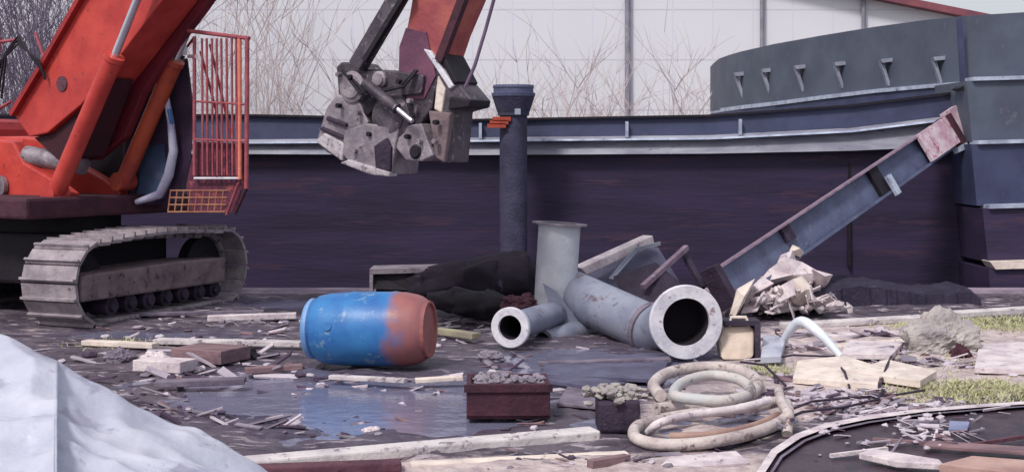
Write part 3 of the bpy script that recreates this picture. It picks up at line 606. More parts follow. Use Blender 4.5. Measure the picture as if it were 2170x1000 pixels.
# ------------------------------------------------ scrap heap pieces
def piece(name, pts, ext, m, label, cat, bev=.004, group=None):
    return tag(MB().prism(pts, ext).build(name, m, bevel=bev), label, cat, group)
tag(MB().bar(P(1225, 575, 12.6), P(1375, 507, 13.2), .14, .09).build('plank', M_pale, bevel=.01), 'thick pale plank sloping up beside the upright pipe', 'plank')
tag(MB().bar(P(1362, 608, 12.2), P(1455, 524, 12.8), .05, .05).build('metal_strip', M_beamr, bevel=.004), 'thin pinkish metal strip standing tilted in the scrap heap', 'metal strip')
tag(MB().bar(P(1445, 530, 12.9), P(1490, 610, 12.6), .06, .05).build('metal_strip', M_darkd, bevel=.004), 'short dark metal strip propped against the foot of the leaning beam', 'metal strip')
piece('steel_sheet', [P(1240, 590, 12.9), P(1300, 560, 13.1), P(1350, 530, 13.3), P(1395, 528, 13.3), P(1440, 600, 12.9), P(1400, 650, 12.5), P(1250, 650, 12.6)], (0, .03, .02), mat('bluegrey_sheet', (90, 90, 114), (72, 68, 92), (56, 44, 66), rough=.6, scale=4), 'bent blue grey steel sheet behind the flanged pipe', 'metal sheet')
piece('steel_sheet', [P(1300, 590, 12.4), P(1390, 560, 12.5), P(1440, 600, 12.4), P(1420, 640, 12.2), P(1330, 640, 12.2)], (0, .03, .02), M_darkd, 'small purple grey sheet lying against the bent blue grey one', 'metal sheet')
piece('rod', [P(1290, 590, 12.5), P(1345, 525, 12.9), P(1400, 512, 12.9), P(1400, 520, 12.9), P(1350, 534, 12.9), P(1300, 592, 12.5)], (0, .03, 0), M_pgrey, 'bent grey strip curving over the steel sheet', 'metal strip')

# black girder and rubber heap
t = thing('black_girder', P(930, 650, 12.9)*1.0, 'flat black girder with a pale worn top edge lying behind the blue drum', 'girder'); t.location.z = 0
MB().prism([P(790, 578, 12.6), P(960, 574, 12.9), P(1140, 585, 13.0), P(1140, 655, 12.9), P(1000, 660, 12.7), P(925, 640, 12.6), P(870, 615, 12.6), P(790, 612, 12.5)], (0, .35, 0)).build('body', M_dark, t)
MB().prism([P(783, 570, 12.5), P(962, 566, 12.8), P(962, 576, 12.8), P(783, 581, 12.5)], (0, .4, 0)).build('top_edge', M_worn, t)
MB().prism([P(783, 582, 12.5), P(790, 582, 12.5), P(790, 616, 12.5), P(783, 616, 12.5)], (0, .4, 0)).build('end_edge', M_worn, t)
def lump(name, px, py, Y, rx, ry, rz, m, label, cat, seed=0, n=40, amp=.25, z=None, freq=4.0, flat=.0):
    c = P(px, py, Y); 
    if z is not None: c.z = z
    vs = []; fs = []
    for i in range(n+1):
        th = math.pi*i/n
        for k in range(2*n):
            ph = math.pi*k/n; v = Vector((math.sin(th)*math.cos(ph), math.sin(th)*math.sin(ph), math.cos(th)))
            q = 1+amp*noise.fractal(v*freq*.5+Vector((seed*7.3, seed, 0)), .8, 2, 7)
            q2 = Vector((v.x*rx*q, v.y*ry*q, v.z*rz*q))
            if q2.z < -flat*rz and flat: q2.z = -flat*rz
            vs.append(c+q2)
    W = 2*n
    for i in range(n):
        for k in range(W): fs.append([i*W+k, i*W+(k+1) % W, (i+1)*W+(k+1) % W, (i+1)*W+k][::-1])
    b = MB().add(vs, fs, False); o = b.build(name, m); return tag(o, label, cat) if label else o
def bundle(pts, rs, m, label, seed):
    """one smooth creased roll laid along the points"""
    n = 28; cen = []; rad_ = []
    for i in range(49):
        t = i/48*(len(pts)-1); k = min(int(t), len(pts)-2); f = t-k; f = f*f*(3-2*f)
        cen.append(Vector(pts[k]).lerp(Vector(pts[k+1]), f)); rad_.append(rs[k]+(rs[k+1]-rs[k])*f)
    vs = []
    for i, (c, r_) in enumerate(zip(cen, rad_)):
        for k in range(n):
            an = 2*math.pi*k/n; q = 1+.28*noise.fractal(Vector((i*.09, math.cos(an)*1.3+seed, math.sin(an)*1.3)), 1, 2, 5)+.06*math.sin(an*5+i*.35)
            vs.append(c+Vector((0, math.cos(an)*r_*1.2*q, math.sin(an)*r_*q)))
    fs = [[i*n+k, i*n+(k+1) % n, (i+1)*n+(k+1) % n, (i+1)*n+k] for i in range(48) for k in range(n)]+[list(range(n))[::-1], [48*n+k for k in range(n)]]
    return tag(MB().add(vs, fs, True).build('rubber_sheeting', m), label, 'rubber sheet')
bundle([P(800, 610, 12.8), P(900, 606, 12.8), P(985, 602, 12.7), P(1055, 596, 12.7), P(1120, 604, 12.6), P(1150, 620, 12.6)], [.13, .17, .22, .27, .25, .15], M_black, 'long low roll of black rubber sheeting between the girder and the upright pipe', 1)
bundle([P(905, 632, 12.3), P(960, 640, 12.2), P(1030, 645, 12.1), P(1090, 650, 12.0)], [.05, .12, .13, .06], M_dark, 'low black rubber roll in front of the long one, behind the drum', 4)
lump('scrap_lump', 1110, 650, 11.9, .18, .15, .1, M_rust, 'small rusty red lump above the small pipe flange', 'scrap', 3, amp=.4)

# pale crumpled rubble right of the beam
pb = [(1625, 640, 12.6, .3, M_pale), (1680, 590, 13.0, .3, M_pale), (1650, 560, 13.1, .16, M_pale), (1690, 527, 13.3, .09, M_cream), (1735, 590, 12.9, .16, M_pale), (1580, 640, 12.3, .14, M_cream), (1700, 625, 12.6, .14, M_cream)]
lab = ['large pale crumpled sheet at the foot of the leaning beam', 'pale grey crumpled sheet, biggest and highest in the heap', 'pale torn panel in the upper left of the pale heap', 'small bright cream lump on top of the pale heap', 'pinkish white torn panel at the right end of the pale heap', 'pale cream shard between the large flange and the pale heap', 'cream coloured broken block in the lower middle of the pale heap']
pp = [[(1560, 650), (1575, 625), (1615, 585), (1640, 600), (1600, 630), (1575, 662)], [(1605, 600), (1630, 570), (1665, 545), (1700, 555), (1740, 578), (1722, 600), (1690, 622), (1640, 618)], [(1640, 575), (1655, 540), (1680, 530), (1690, 560), (1660, 585)], [(1672, 535), (1678, 518), (1694, 524), (1705, 535), (1696, 545)], [(1722, 570), (1765, 582), (1755, 600), (1728, 606)], [(1548, 665), (1562, 612), (1600, 590), (1590, 615), (1572, 650), (1558, 670)], [(1680, 640), (1678, 592), (1700, 585), (1722, 610), (1715, 640), (1695, 650)]]
for (px, py, Y, r, m), l, q in zip(pb, lab, pp):
    b = MB(); 
    pts = [P(x, y, Y+random.uniform(-.12, .12)) for x, y in q]; cen = sum(pts, Vector())/len(pts)+Vector((0, -.12, .03))
    n = len(pts); fs = [[i, (i+1) % n, n] for i in range(n)]; off = Vector((.02, .22, -.06))
    b.add(pts+[cen]+[p+off for p in pts], fs+[[i, n+1+i, n+1+(i+1) % n, (i+1) % n] for i in range(n)]+[[n+1+i for i in range(n)][::-1]])
    tag(b.build('broken_panel', m), l, 'debris')
lump('scrap_lump', 1650, 640, 13.0, .34, .25, .18, M_darkd, 'dark hollow scrap lump under the pale crumpled sheets', 'scrap', 5, amp=.4)
for i, (px, py, l) in enumerate(((1700, 655, 'short pale stick lying below the cream block'), (1640, 655, 'dark splintered board under the pale heap'))):
    tag(MB().bar(P(px-60, py+6, 12.6), P(px+50, py-14, 12.7), .05, .04).build('board', (M_pale, M_darkd)[i], bevel=.004), l, 'board')
b = MB()
for k in range(170):
    px = random.gauss(1660, 52); py = random.uniform(600+abs(px-1670)*.35, 662); Y = 12.4+random.uniform(0, .8)
    q = P(px, py, Y); rr_ = random.uniform(.02, .07)
    if random.random() < .4: b.chunk(q, rr_, (1.2, 1, .8), .35)
    else: b.shard(q, rr_*random.uniform(2, 4), rr_*random.uniform(1, 2.5), .012, random.uniform(0, 3), random.gauss(0, .6), random.gauss(0, .6), .4)
stuff(b.build('rubble_pile', M_pale), 'pile of pale broken rubble under the crumpled sheets', 'rubble')
# low dark block below the barge
M_blk = mat('grainy_dark_block', (50, 44, 66), (38, 32, 52), (74, 66, 86), rough=.9, scale=5, spot=.6, spotscale=16, bump=1.0, bscale=40)
t = thing('fender_block', P(1900, 655, 13.7), 'long low dark grainy fender block lying below the barge', 'fender'); t.location.z = 0
b = MB(); n1 = 60; sec = []
for i in range(n1):
    px = 1745+i*330/(n1-1); e = .5+.5*min(1, i/5)*min(1, (n1-1-i)/4); z = zpy(598, 13.7)*e*(.8+.2*math.sin(i*.11))+.025*fbm(i*.2, 0, 0, 1.3)
    x = xpx(px, 13.7); d_ = .05*fbm(i*.3, 4, 0, 1)
    sec += [(x, 13.62+d_, -.05), (x, 13.68+d_, z*.8), (x, 13.8+d_, z), (x, 14.4, z), (x, 14.45, -.05)]
b.add(sec, [[i*5+k, i*5+(k+1) % 5, (i+1)*5+(k+1) % 5, (i+1)*5+k][::-1] for i in range(n1-1) for k in range(5)]+[[0, 1, 2, 3, 4], [(n1-1)*5+k for k in (4, 3, 2, 1, 0)]])
b.build('body', M_blk, t)

# cream box in a dark frame
bxx = P(1565, 725, 10.35)
t = thing('canister', (bxx.x, bxx.y, 0), 'cream plastic canister beside the large flange ring', 'canister')
MB().prism([P(1530, 762, 10.2), P(1522, 720, 10.3), P(1535, 692, 10.3), P(1590, 690, 10.3), P(1600, 700, 10.3), P(1598, 755, 10.2), P(1580, 765, 10.2)], (0, .2, 0)).build('body', mat('cream_plastic', (204, 186, 172), (180, 164, 150), (190, 150, 146), rough=.55, scale=6), t, bevel=.02)
MB().prism([P(1535, 680, 10.25), P(1612, 680, 10.25), P(1612, 764, 10.2), P(1601, 764, 10.2), P(1600, 690, 10.25), P(1535, 690, 10.25)], (0, .24, 0)).build('frame', M_darkd, t)
MB().tube([P(1545, 690, 10.3), P(1550, 672, 10.3), P(1580, 672, 10.3), P(1588, 690, 10.3)], .014, 8).build('handle', M_cream, t)
# white bent panel and arch
tag(MB().tube([P(1650+132*t-8*math.sin(t*3.1), 738-62*math.sin(min(1, t*1.9)*1.57)+99*max(0, t-.35)**1.6*1.6, 10.6-.6*t) for t in [i/24 for i in range(25)]], [.024+.018*math.sin(i/24*3.1) for i in range(25)], 12).build('bent_duct', mat('white_bent_duct', (220, 224, 232), (196, 204, 214), rough=.5)), 'white bent tube arching over the ground beside the canister', 'tube')
piece('panel', [G(1612, 770, .02), G(1655, 768, .02), G(1665, 728, .05), G(1618, 722, .05)], (0, 0, .05), M_tarp, 'white square panel lying right of the canister', 'panel')
piece('panel', [G(1680, 812, .02), G(1860, 826, .02), G(1870, 790, .04), G(1790, 764, .05), G(1690, 775, .04)], (0, 0, .04), M_cream, 'broad cream slab lying flat under the bent wires', 'slab')
piece('panel', [G(1800, 800, .03), G(1950, 822, .02), G(1985, 800, .02), G(1880, 775, .03)], (0, 0, .05), M_cream, 'long cream slab right of the bent wires', 'slab')
piece('panel', [G(1780, 760, .03), G(1890, 762, .03), G(1915, 735, .03), G(1800, 730, .03)], (0, 0, .04), M_pale, 'pinkish grey flat slab in front of the quay edge', 'slab')
piece('panel', [G(2065, 790, .02), G(2300, 800, .02), G(2300, 725, .02), G(2075, 740, .02)], (0, 0, .04), M_pale, 'wide pinkish slab at the right edge beside the boulder', 'slab')
for pts, l in ((((1770, 775), (1790, 815), (1800, 830)), 'thin dark bent wire left over the cream slab'), (((1895, 750), (1880, 800), (1862, 832)), 'thin dark bent wire right over the cream slab'), (((1570, 775), (1620, 800), (1665, 826)), 'thin dark wire trailing from the canister over the grass')):
    tag(MB().tube([G(x, y)+Vector((0, 0, .09 if i == 1 else .03)) for i, (x, y) in enumerate(pts)], .009, 6).build('wire', M_darkd), l, 'wire')
for pts, l in ((((1668, 870), (1720, 850), (1800, 842), (1900, 836), (1960, 826)), 'thin dark cable trailing right from the hose coil'), (((1660, 890), (1700, 872), (1790, 862), (1860, 846), (1872, 820)), 'second thin dark cable, looping under the cream slab'), (((1600, 765), (1680, 752), (1760, 755), (1830, 748)), 'thin dark cable running right from the canister')):
    tag(MB().tube([G(x, y, .03+.02*(i % 2)) for i, (x, y) in enumerate(pts)], .008, 6).build('cable', M_darkd), l, 'cable')
# pale grey kerb line at right behind
for i, (xa, ya, xb, yb, m, l, h) in enumerate(((1660, 690, 1990, 672, M_kerb, 'long pale concrete edge strip below the fender block', .05), (1990, 668, 2320, 648, M_kerb, 'pale concrete edge strip reaching the right edge below the bow', .06), (1730, 712, 1960, 704, M_pale, 'second shorter pale strip in front of the long edge strip', .03), (1760, 735, 1940, 722, M_cream, 'short cream strip third from the barge', .03))):
    tag(MB().bar(G(xa, ya, h/2), G(xb, yb, h/2), .16, h).build('edge_strip', m, bevel=.01), l, 'kerb')
# boulder
lump('boulder', 1998, 728, 10.5, .29, .22, .24, mat('boulder_stone', (176, 170, 166), (142, 134, 138), (190, 182, 150), rough=.9, scale=5, spotscale=8, bump=.8), 'pale grey boulder on the right amid grass', 'boulder', 8, amp=.3, freq=3)
lump('scrap_lump', 1965, 768, 10.2, .09, .08, .06, M_rust, 'dark rusty lump at the left foot of the boulder', 'scrap', 9, amp=.4)
lump('scrap_lump', 2035, 760, 10.2, .08, .08, .1, M_maroon, 'dark maroon lump at the right foot of the boulder', 'scrap', 10, amp=.4)

# maroon iron box
def solid(name, px, py, l, wd, h, rz, m, par=None, Y=None, z=0.):
    g = G(px, py) ; 
    b = MB(); ux = Vector((math.cos(rz), math.sin(rz), 0)); uy = Vector((-ux.y, ux.x, 0)); c = g+uy*wd/2
    return b, c, ux, uy
b, c, ux, uy = solid('x', 1077, 885, .5, .3, .22, .03, None)
t = thing('iron_box', (c.x, c.y, 0), 'rusty maroon open iron box filled with grey rubble', 'box')
w_ = .5; dp = .34; h = .21
b = MB()
b.box(c-uy*dp/2+Vector((0, 0, h/2)), w_, .03, h, ux, uy); b.box(c+uy*dp/2+Vector((0, 0, h/2)), w_, .03, h, ux, uy)
b.box(c-ux*(w_/2-.015)+Vector((0, 0, h/2)), .03, dp-.031, h-.002, ux, uy); b.box(c+ux*(w_/2-.015)+Vector((0, 0, h/2)), .03, dp-.031, h-.002, ux, uy)
b.box(c+Vector((0, 0, .02)), w_-.06, dp-.04, .03, ux, uy); b.build('body', M_maroon, t, bevel=.006)
b = MB(); b.box(c-uy*(dp/2+.02)+Vector((0, 0, h-.025)), w_+.03, .02, .045, ux, uy); b.box(c-uy*(dp/2+.02)+Vector((0, 0, .04)), w_+.0, .02, .035, ux, uy); b.build('rim', M_maroon, t)
b = MB()
for k in range(260):
    b.chunk(c+ux*random.uniform(-.22, .22)+uy*random.uniform(-.14, .14)+Vector((0, 0, .17+random.uniform(-.06, .05))), random.uniform(.008, .03), (1, 1, .7))
stuff(b.build('rubble', M_f2), 'grey rubble filling the maroon iron box', 'rubble')
# hollow block
c = G(1312, 920)+Vector((0, .12, 0))
t = thing('hollow_block', (c.x, c.y, 0), 'dark hollow block with pale moss covered top beside the hose coil', 'block')
b = MB(); b.prism([c+Vector((-.12, -.1, 0)), c+Vector((.13, -.1, 0)), c+Vector((.12, -.1, .19)), c+Vector((-.12, -.1, .18))], (0, .24, 0)); b.build('body', M_darkd, t, bevel=.02)
b = MB()
for k in range(130): b.chunk(c+Vector((random.gauss(0, .07), random.gauss(.03, .06), random.uniform(.17, .235))), random.uniform(.012, .04), (1, 1, .6))
o = b.build('moss', mat('pale_moss', (168, 162, 156), (132, 124, 128), rough=.95, scale=9), t); o['kind'] = 'stuff'

# hose loops
def loop(cx_, cy_, rx, ry, tilt, r, z, ph0=0, ph1=6.283, wob=.03, n=40, expo=.8):
    c = G(cx_, cy_); pts = []
    for i in range(n):
        an = ph0+(ph1-ph0)*i/(n if ph1-ph0 > 6.2 else n-1)
        ca, sa = math.cos(an), math.sin(an)
        x = rx*math.copysign(abs(ca)**expo, ca); y = ry*math.copysign(abs(sa)**expo, sa)
        q = Vector((x*math.cos(tilt)-y*math.sin(tilt), x*math.sin(tilt)+y*math.cos(tilt), 0)); q += Vector((1, 1, 0))*wob*math.sin(3*an+cx_)
        pts.append(c+q+Vector((0, 0, z+.02*math.sin(2*an+cy_))))
    return MB().tube(pts, r, 12, closed=ph1-ph0 > 6.2)
def coil(pts, r, label, m=M_hose, closed=False):
    """hose along pixel-read ground points with heights, smoothed"""
    c = [G(x, y, z) for x, y, z in pts]; out = []
    n = len(c)
    for i in range(n-1 if not closed else n):
        p0 = c[i-1] if (i or closed) else c[0]; p1 = c[i]; p2 = c[(i+1) % n]; p3 = c[(i+2) % n] if (closed or i+2 < n) else c[-1]
        for k in range(6):
            t = k/6; out.append(.5*((2*p1)+(p2-p0)*t+(2*p0-5*p1+4*p2-p3)*t*t+(3*p1-p0-3*p2+p3)*t**3))
    if not closed: out.append(c[-1])
    return tag(MB().tube(out, r, 14, closed=closed).build('hose', m), label, 'hose')
coil([(1400, 838, .04), (1385, 815, .05), (1415, 790, .06), (1480, 778, .07), (1550, 780, .07), (1598, 800, .06), (1600, 828, .06), (1560, 846, .06), (1490, 856, .06), (1430, 862, .05), (1390, 868, .05)], .04, 'thick pale hose turn at the back of the coil')
coil([(1475, 800, .12), (1520, 795, .12), (1570, 806, .12), (1590, 830, .11), (1545, 848, .12), (1480, 846, .13), (1430, 838, .13), (1440, 815, .12)], .034, 'bluish white hose turn lying on top of the back of the coil', mat('bluish_white_plastic', (178, 180, 182), (196, 186, 182), (124, 114, 118), rough=.6, scale=4, spot=.56), True)
coil([(1660, 850, .08), (1600, 862, .07), (1500, 872, .06), (1420, 884, .05), (1355, 900, .05), (1345, 925, .05), (1390, 940, .05), (1470, 940, .05), (1560, 926, .06), (1630, 905, .07), (1668, 880, .08)], .033, 'long cream hose turn rising to the right at the front of the coil', closed=True)
coil([(1630, 848, .15), (1560, 866, .14), (1470, 878, .13), (1400, 895, .12), (1375, 915, .05)], .024, 'thinner pale hose laid across the front of the coil', M_pale)
coil([(1420, 925, .04), (1500, 922, .05), (1590, 905, .05), (1650, 880, .05)], .024, 'thin brown stained hose inside the front turn of the coil', mat('brown_hose', (168, 138, 126), (140, 110, 106), rough=.7))
tag(MB().tube([G(1345, 925, .02), G(1420, 948, .02), G(1540, 945, .02), G(1650, 905, .02)], .022, 8).build('hose', M_darkd), 'dark tube added as the shadow in front of the hose coil', 'hose')  # dark tube put in as the shadow under the front hose turn
tag(MB().tube([G(1650, 826, .03), G(1655, 850, .12), G(1672, 880, .1), G(1668, 920, .02)], .03, 10).build('hose_piece', M_hose), 'short upright cream hose piece standing at the right end of the hose coil', 'hose')

# dark curved plate in the right foreground with pale rim
ed = [(1585, 1060), (1610, 1000), (1640, 955), (1690, 922), (1750, 900), (1830, 884), (1950, 868), (2080, 858), (2320, 842)]
zz = .07
t = thing('steel_plate', G(1950, 950), 'large dark brown steel plate with a curved pale rim in the right foreground', 'steel plate')
pts = [G(x, y, zz) for x, y in ed]+[G(2700, 1400, zz)*1.0, G(1700, 1400, zz)]
b = MB().prism(pts, (0, 0, -.06)); b.build('plate', M_plate, t)
def rimband(o0, o1, h, name, m):
    b = MB(); n = len(ed); sec = []
    for i, (x, y) in enumerate(ed):
        k = 1-i/(n-1)*.45
        sec += [G(x+o0*k*1.4, y+o0*k, zz+h), G(x+o1*k*1.4, y+o1*k, zz+h), G(x+o1*k*1.4, y+o1*k, zz+h-.03), G(x+o0*k*1.4, y+o0*k, zz+h-.03)]
    b.add(sec, [[i*4+k, i*4+(k+1) % 4, (i+1)*4+(k+1) % 4, (i+1)*4+k][::-1] for i in range(n-1) for k in range(4)]); return b.build(name, m, t, bevel=.004)
rimband(-4, 6, .03, 'rim', M_pale); rimband(11, 15, .02, 'inner_rim', M_purp)
piece('scrap_plate', [G(1820, 972, .09), G(1900, 990, .09), G(2000, 996, .09), G(1990, 985, .1), G(1850, 962, .1)], (0, 0, .03), M_pale, 'pale scrap strip on the dark steel plate', 'scrap')
piece('scrap_plate', [G(1955, 950, .09), G(2180, 966, .09), G(2200, 955, .1), G(1970, 940, .1)], (0, 0, .02), M_brown, 'flat brown board on the dark steel plate', 'board')
piece('scrap_plate', [G(1990, 1000, .09), G(2160, 1020, .09), G(2220, 995, .09), G(2060, 982, .1)], (0, 0, .04), mat('sandy_orange', (180, 150, 142), (150, 118, 114), rough=.85), 'sandy orange broken board at the lower right corner', 'board')
piece('scrap_plate', [G(2010, 914, .08), G(2050, 916, .08), G(2055, 900, .08), G(2012, 898, .08)], (0, 0, .02), mat('light_blue', (136, 142, 174), (112, 118, 152), rough=.6), 'small light blue scrap on the dark steel plate', 'scrap')
lump('scrap_lump', 1940, 945, 7.15, .035, .03, .05, M_worn, 'small grey lump standing at the end of the brown board', 'scrap', 12)

for k, (xa, ya, xb, yb, m, l) in enumerate(((1850, 930, 1990, 940, M_brown, 'thin brown stick nearest the curved rim on the steel plate'), (1760, 965, 1880, 950, M_pale, 'thin pale stick at the left on the steel plate'), (2040, 945, 2168, 925, M_rust, 'dark reddish stick at the right edge of the steel plate'), (1900, 900, 1990, 893, M_purp, 'short grey stick behind the light blue scrap'))):
    tag(MB().bar(G(xa, ya, .09), G(xb, yb, .1), .02, .018).build('stick', m), l, 'stick')
# long kerb in front
tag(MB().bar(G(440, 990, .03), G(1262, 918, .03), .14, .06).build('concrete_kerb', M_kerb, bevel=.012), 'long thin pale concrete kerb running from the tarpaulin to the hollow block', 'kerb')
tag(MB().bar(G(500, 998, .02), G(850, 985, .02), .1, .05).build('timber', M_rust, bevel=.01), 'dark reddish timber in front of the pale kerb', 'timber')
tag(MB().bar(G(870, 985, .01), G(1330, 962, .01), .07, .03).build('timber', M_cream, bevel=.01), 'thin cream board in front of the right half of the kerb', 'board')
piece('panel', [G(1390, 1000, .0), G(1590, 985, .0), G(1560, 960, .01), G(1420, 972, .01)], (0, 0, .015), M_pale, 'pale flat sheet below the hose coil at the bottom edge', 'slab')
tag(MB().bar(G(1250, 985, .03), G(1330, 972, .03), .05, .05).build('stick', M_brown), 'short brown stick on the pale ground below the kerb', 'stick')

# tarpaulin heap in the near left corner
colx = [-500, 0, 60, 122, 140, 230, 400, 550]
rowt = [(6.10, [640, 716, 738, 762, 774, 835, 905, 996]), (5.95, [700, 760, 764, 772, 806, 868, 928, 1008]), (5.62, [850, 858, 860, 850, 880, 930, 975, 1040]),
        (5.52, [890, 884, 886, 868, 900, 955, 1000, 1060]), (5.36, [905, 898, 902, 890, 925, 975, 1020, 1080]), (5.28, [945, 935, 935, 915, 950, 1000, 1045, 1100]),
        (5.00, [1030, 1010, 1010, 985, 1020, 1050, 1095, 1150]), (4.60, [1170, 1150, 1145, 1120, 1140, 1170, 1200, 1250])]
ctl = []
for Y, ys_ in rowt:
    ctl.append([P(x+(6.1-Y)*(-60 if x > 130 else 0), y, Y) for x, y in zip(colx, ys_)]); e = P(640, 1000, Y); ctl[-1].append(Vector((e.x, Y, -.02)))
ctl.insert(0, [Vector((q.x, 6.4, -.02)) for q in ctl[0]]); ctl.append([Vector((q.x, 4.3, -.02)) for q in ctl[-1]])
SUB = 12; nr = (len(ctl)-1)*SUB+1; nc = (len(ctl[0])-1)*SUB+1; vs = []
for j in range(nr):
    jj = min(j//SUB, len(ctl)-2); fj = j/SUB-jj
    for i in range(nc):
        ii = min(i//SUB, len(ctl[0])-2); fi = i/SUB-ii
        q = ctl[jj][ii].lerp(ctl[jj][ii+1], fi).lerp(ctl[jj+1][ii].lerp(ctl[jj+1][ii+1], fi), fj)
        cr_ = abs(noise.noise(Vector((q.x*2.3+q.y*1.2, q.y*2.6-q.x, 3))))
        c2_ = abs(noise.noise(Vector((q.x*5.1-q.y*2.2, q.y*4.6+q.x, 9)))); q.z = max(q.z+.085*(.25-cr_)+.045*(.2-c2_)+.006*fbm(q.x, q.y, 2, 7), -.03); vs.append(q)
b = MB().add(vs, [[j*nc+i, j*nc+i+1, (j+1)*nc+i+1, (j+1)*nc+i][::-1] for j in range(nr-1) for i in range(nc-1)], True)
o = b.build('tarpaulin', M_tarp); so_ = o.modifiers.new('solidify', 'SOLIDIFY'); so_.thickness = .01
tag(o, 'silvery white tarpaulin stretched in broad folds over a heap in the near left corner', 'tarpaulin')

# left middle debris
def boards(lst):
    for (xa, ya, xb, yb, wd, th, m, l) in lst:
        tag(MB().bar(G(xa, ya, th/2+.01), G(xb, yb, th/2+.02), wd, th).build('board', m, bevel=.005), l, 'board')
piece('panel', [G(1150, 800), G(1400, 812), G(1420, 762), G(1160, 758)], (0, 0, .03), mat('bluegrey_sheet', (0, 0, 0)), 'wide flat blue grey sheet in front of the fallen pipe', 'metal sheet')
piece('panel', [G(1180, 860), G(1270, 868), G(1380, 838), G(1210, 812)], (0, 0, .02), M_purp, 'purple grey sheet between the iron box and the hollow block', 'metal sheet')
boards([(395, 745, 500, 752, .34, .1, M_brown, 'wide brown wooden board end among rubble left of the drum'),
 (300, 770, 400, 775, .2, .08, M_pale, 'short pale board in the rubble near the tarpaulin'),
 (180, 668, 560, 660, .1, .03, M_purp, 'long purple grey board right of the excavator track'),
 (440, 674, 628, 668, .12, .05, M_pale, 'pale thin board behind the left end of the drum'),
 (330, 722, 640, 728, .12, .04, M_kerb, 'long pale board ending at the left end of the drum'),
 (180, 725, 330, 732, .1, .04, M_cream, 'cream board between the track and the tarpaulin'),
 (520, 785, 640, 776, .08, .04, M_brown, 'thin brown board running under the drum from the left'),
 (330, 812, 520, 806, .12, .04, M_purp, 'grey board in front of the brown board end'),
 (925, 700, 1010, 712, .1, .05, mat('yellow_green', (160, 156, 128), (134, 126, 112), rough=.8), 'yellowish board between the drum and the small flange'),
 (880, 806, 980, 800, .07, .03, M_cream, 'narrow cream board in front of the drum'),
 (700, 798, 860, 806, .06, .03, M_kerb, 'thin pale board lying just in front of the drum'),
 (1140, 770, 1420, 762, .09, .03, M_purp, 'purple grey board in front of the fallen pipe'),
 (1170, 800, 1300, 820, .28, .03, mat('bluegrey_sheet', (0, 0, 0)), 'flat blue grey sheet between iron box and canister'),
 ])
lump('scrap_lump', 520, 765, 10.2, .1, .1, .11, M_dark, 'dark lump at the right end of the brown board', 'scrap', 20, amp=.4)
lump('stone', 330, 770, 9.9, .12, .1, .09, M_pale, 'pale pink stone left of the brown board', 'stone', 21, amp=.3)
lump('stone', 255, 760, 10.1, .12, .1, .08, M_purp, 'purple grey stone beside the tarpaulin edge', 'stone', 22, amp=.3)
lump('stone', 1040, 757, 10.2, .1, .08, .05, M_f2, 'grey stone just below the small pipe flange', 'stone', 23, amp=.3)
lump('stone', 790, 915, 7.7, .06, .05, .03, M_pale, 'small pale stone just behind the long kerb', 'stone', 24, amp=.3)

# rubble fragments, nobody could count them
zones = [ # cx, cy, rx, ry, count, size
 (400, 780, 260, 40, 900, .03), (700, 850, 260, 55, 1500, .024), (1050, 760, 150, 40, 500, .026), (1200, 850, 250, 40, 700, .022),
 (1750, 850, 200, 25, 700, .022), (560, 690, 350, 35, 700, .025), (1500, 790, 180, 25, 350, .022), (1900, 760, 250, 45, 700, .022), (1780, 735, 170, 32, 450, .04),
 (1100, 975, 500, 20, 500, .014), (1900, 940, 230, 45, 450, .014), (350, 860, 180, 40, 500, .024), (1650, 640, 90, 22, 260, .04), (960, 690, 60, 30, 200, .026)]
sets = [('rubble', M_f1, MB(), 'pale rubble fragments scattered over the quay ground'), ('rubble', M_f2, MB(), 'purple grey rubble fragments scattered over the quay ground'), ('rubble', M_f3, MB(), 'dark rubble fragments scattered over the quay ground'), ('wood_splinters', M_brown, MB(), 'brown wood splinters scattered over the quay ground')]
for cx_, cy_, rx, ry, cnt, sz in zones:
    for k in range(int(cnt*(.6 if cx_ in (1650, 1750, 1900) else .3 if cx_ == 700 else .2))):
        px = random.gauss(cx_, rx*.6); py = random.gauss(cy_, ry*.6)
        if py < 640 or py > 1040: continue
        g = G(px, py); s = random.choices(sets, (9, 3, 1.5, 1) if cx_ in (1750, 1780, 1900) else (3, 4, 3.4, 1))[0]; r = sz*random.uniform(.4, 1.7); g.z = gz(g.x, g.y)+r*.3
        if fbm(g.x, g.y, 4, 1.6) < random.uniform(-.25, .1): continue
        if cy_ == 940 and px > 1650: g.z += .08
        if random.random() < .5 and s[3][:3] != 'bro': s[2].chunk(g, r, (1.2, 1, .6))
        else: s[2].shard(g, r*random.uniform(2, 9), r*random.uniform(.5, 1.6), r*.3, random.gauss(0, .3), random.gauss(0, .3), random.gauss(0, .25))
for nm, m, b, l in sets: stuff(b.build(nm, m), l, 'rubble')
# grass tufts
b = MB()
for cx_, cy_, rx, ry, cnt in ((2130, 685, 90, 12, 2600), (2060, 830, 150, 16, 3400), (1630, 785, 50, 12, 700), (1930, 690, 60, 12, 500), (240, 730, 60, 10, 400), (1950, 770, 200, 30, 500)):
    for k in range(cnt):
        g = G(random.gauss(cx_, rx*.6), random.gauss(cy_, ry*.6)); g.z = gz(g.x, g.y)-.01
        an = random.uniform(0, 6.28); w2 = Vector((math.cos(an), math.sin(an), 0))*random.uniform(.003, .008)
        hh = random.uniform(.012, .05); ln = Vector((random.gauss(0, .035), random.gauss(0, .035), hh))
        b.add([g-w2, g+w2, g+ln*.6+w2*.7, g+ln, g+ln*.6-w2*.7], [[0, 1, 2, 3, 4]])
stuff(b.build('grass', M_grass), 'short yellow green grass between the slabs', 'grass')

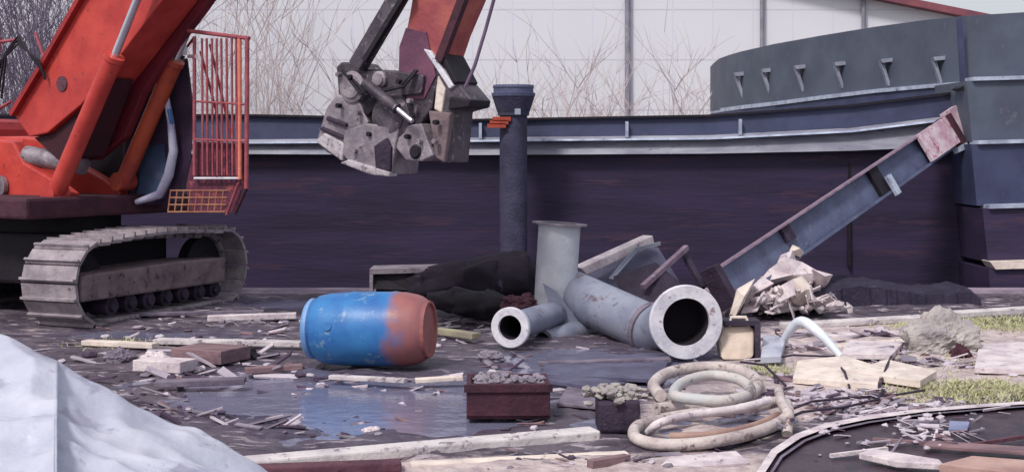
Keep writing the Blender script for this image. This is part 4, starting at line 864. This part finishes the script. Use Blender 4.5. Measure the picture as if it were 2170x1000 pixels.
# ------------------------------------------------ bare shrubs in front of the pale building
def shrub_mesh(seed, h, spread, stems, dens):
    rnd = random.Random(seed); b = MB(); tr = MB()
    def grow(p, d, ln, r, lev, out):
        pts = [p]; q = p.copy(); dd = d.copy(); n = 4
        for i in range(n):
            dd = (dd+Vector((rnd.gauss(0, .12), rnd.gauss(0, .12), rnd.gauss(.04, .08)))).normalized(); q = q+dd*ln/n; pts.append(q.copy())
        out.tube(pts, [r*(1-.6*i/n) for i in range(n+1)], 4 if lev else 6, caps=False, smooth=True)
        if lev < 2:
            for k in range(dens if lev == 0 else 4):
                i = rnd.randint(1, n); bp = pts[i]; sd_ = (dd+Vector((rnd.gauss(0, .55), rnd.gauss(0, .55), rnd.gauss(.1, .2)))).normalized()
                grow(bp, sd_, ln*rnd.uniform(.35, .6), max(r*.5, .006), lev+1, b)
    for k in range(stems):
        an = rnd.uniform(0, 6.28); d = Vector((math.cos(an)*spread, math.sin(an)*spread, 1)).normalized()
        grow(Vector((rnd.uniform(-.15, .15), rnd.uniform(-.15, .15), 0)), d, h*rnd.uniform(.7, 1), rnd.uniform(.014, .022), 0, tr)
    return tr, b
lbls = {'pale': 'pale bare shrub among the row in front of the warehouse', 'dark': 'dark bare tree with thin upright branches behind the excavator', 'mid': 'thin greyish bare sapling between excavator and crusher'}
protos = {}
def plant(kind, seed, px, Y, h, spread, stems, dens, m, grp):
    key = (kind, seed)
    loc = Vector(((px-CX)/F*Y, Y, .1))
    if key not in protos:
        tr, b = shrub_mesh(seed, h, spread, stems, dens)
        nm = 'bare_shrub' if kind == 'pale' else 'bare_tree'
        e = thing(nm, loc, lbls[kind], 'shrub' if kind == 'pale' else 'tree', grp)
        for x, n in ((tr, 'trunk'), (b, 'crown')):
            for v in x.v: v += loc
            x.build(n, m, e)
        protos[key] = e; return
    src = protos[key]; e = src.copy(); COL.objects.link(e); e.location = loc; e.rotation_euler = (0, 0, random.uniform(0, 6.28)); s = random.uniform(.85, 1.12); e.scale = (s, s, s)
    for ch in src.children:
        c = ch.copy(); COL.objects.link(c); c.parent = e
for i in range(19):
    px = 700+i*44+random.uniform(-20, 20); plant('pale', i % 4, px, random.uniform(26, 31), 2.5+.3*(i % 4), .55, 6, 5, M_bark, 'pale bare shrubs in front of the warehouse')
for i in range(9):
    px = -30+i*28+random.uniform(-8, 8); plant('dark', 11+i % 2, px, random.uniform(26, 29), 6.5, .18, 7, 9, M_barkd, 'dark bare trees behind the excavator')
for i in range(4):
    px = 470+i*42+random.uniform(-8, 8); plant('mid', 21+i % 2, px, random.uniform(26, 29), 4.6, .2, 5, 6, M_bark, 'thin bare saplings behind the barge')
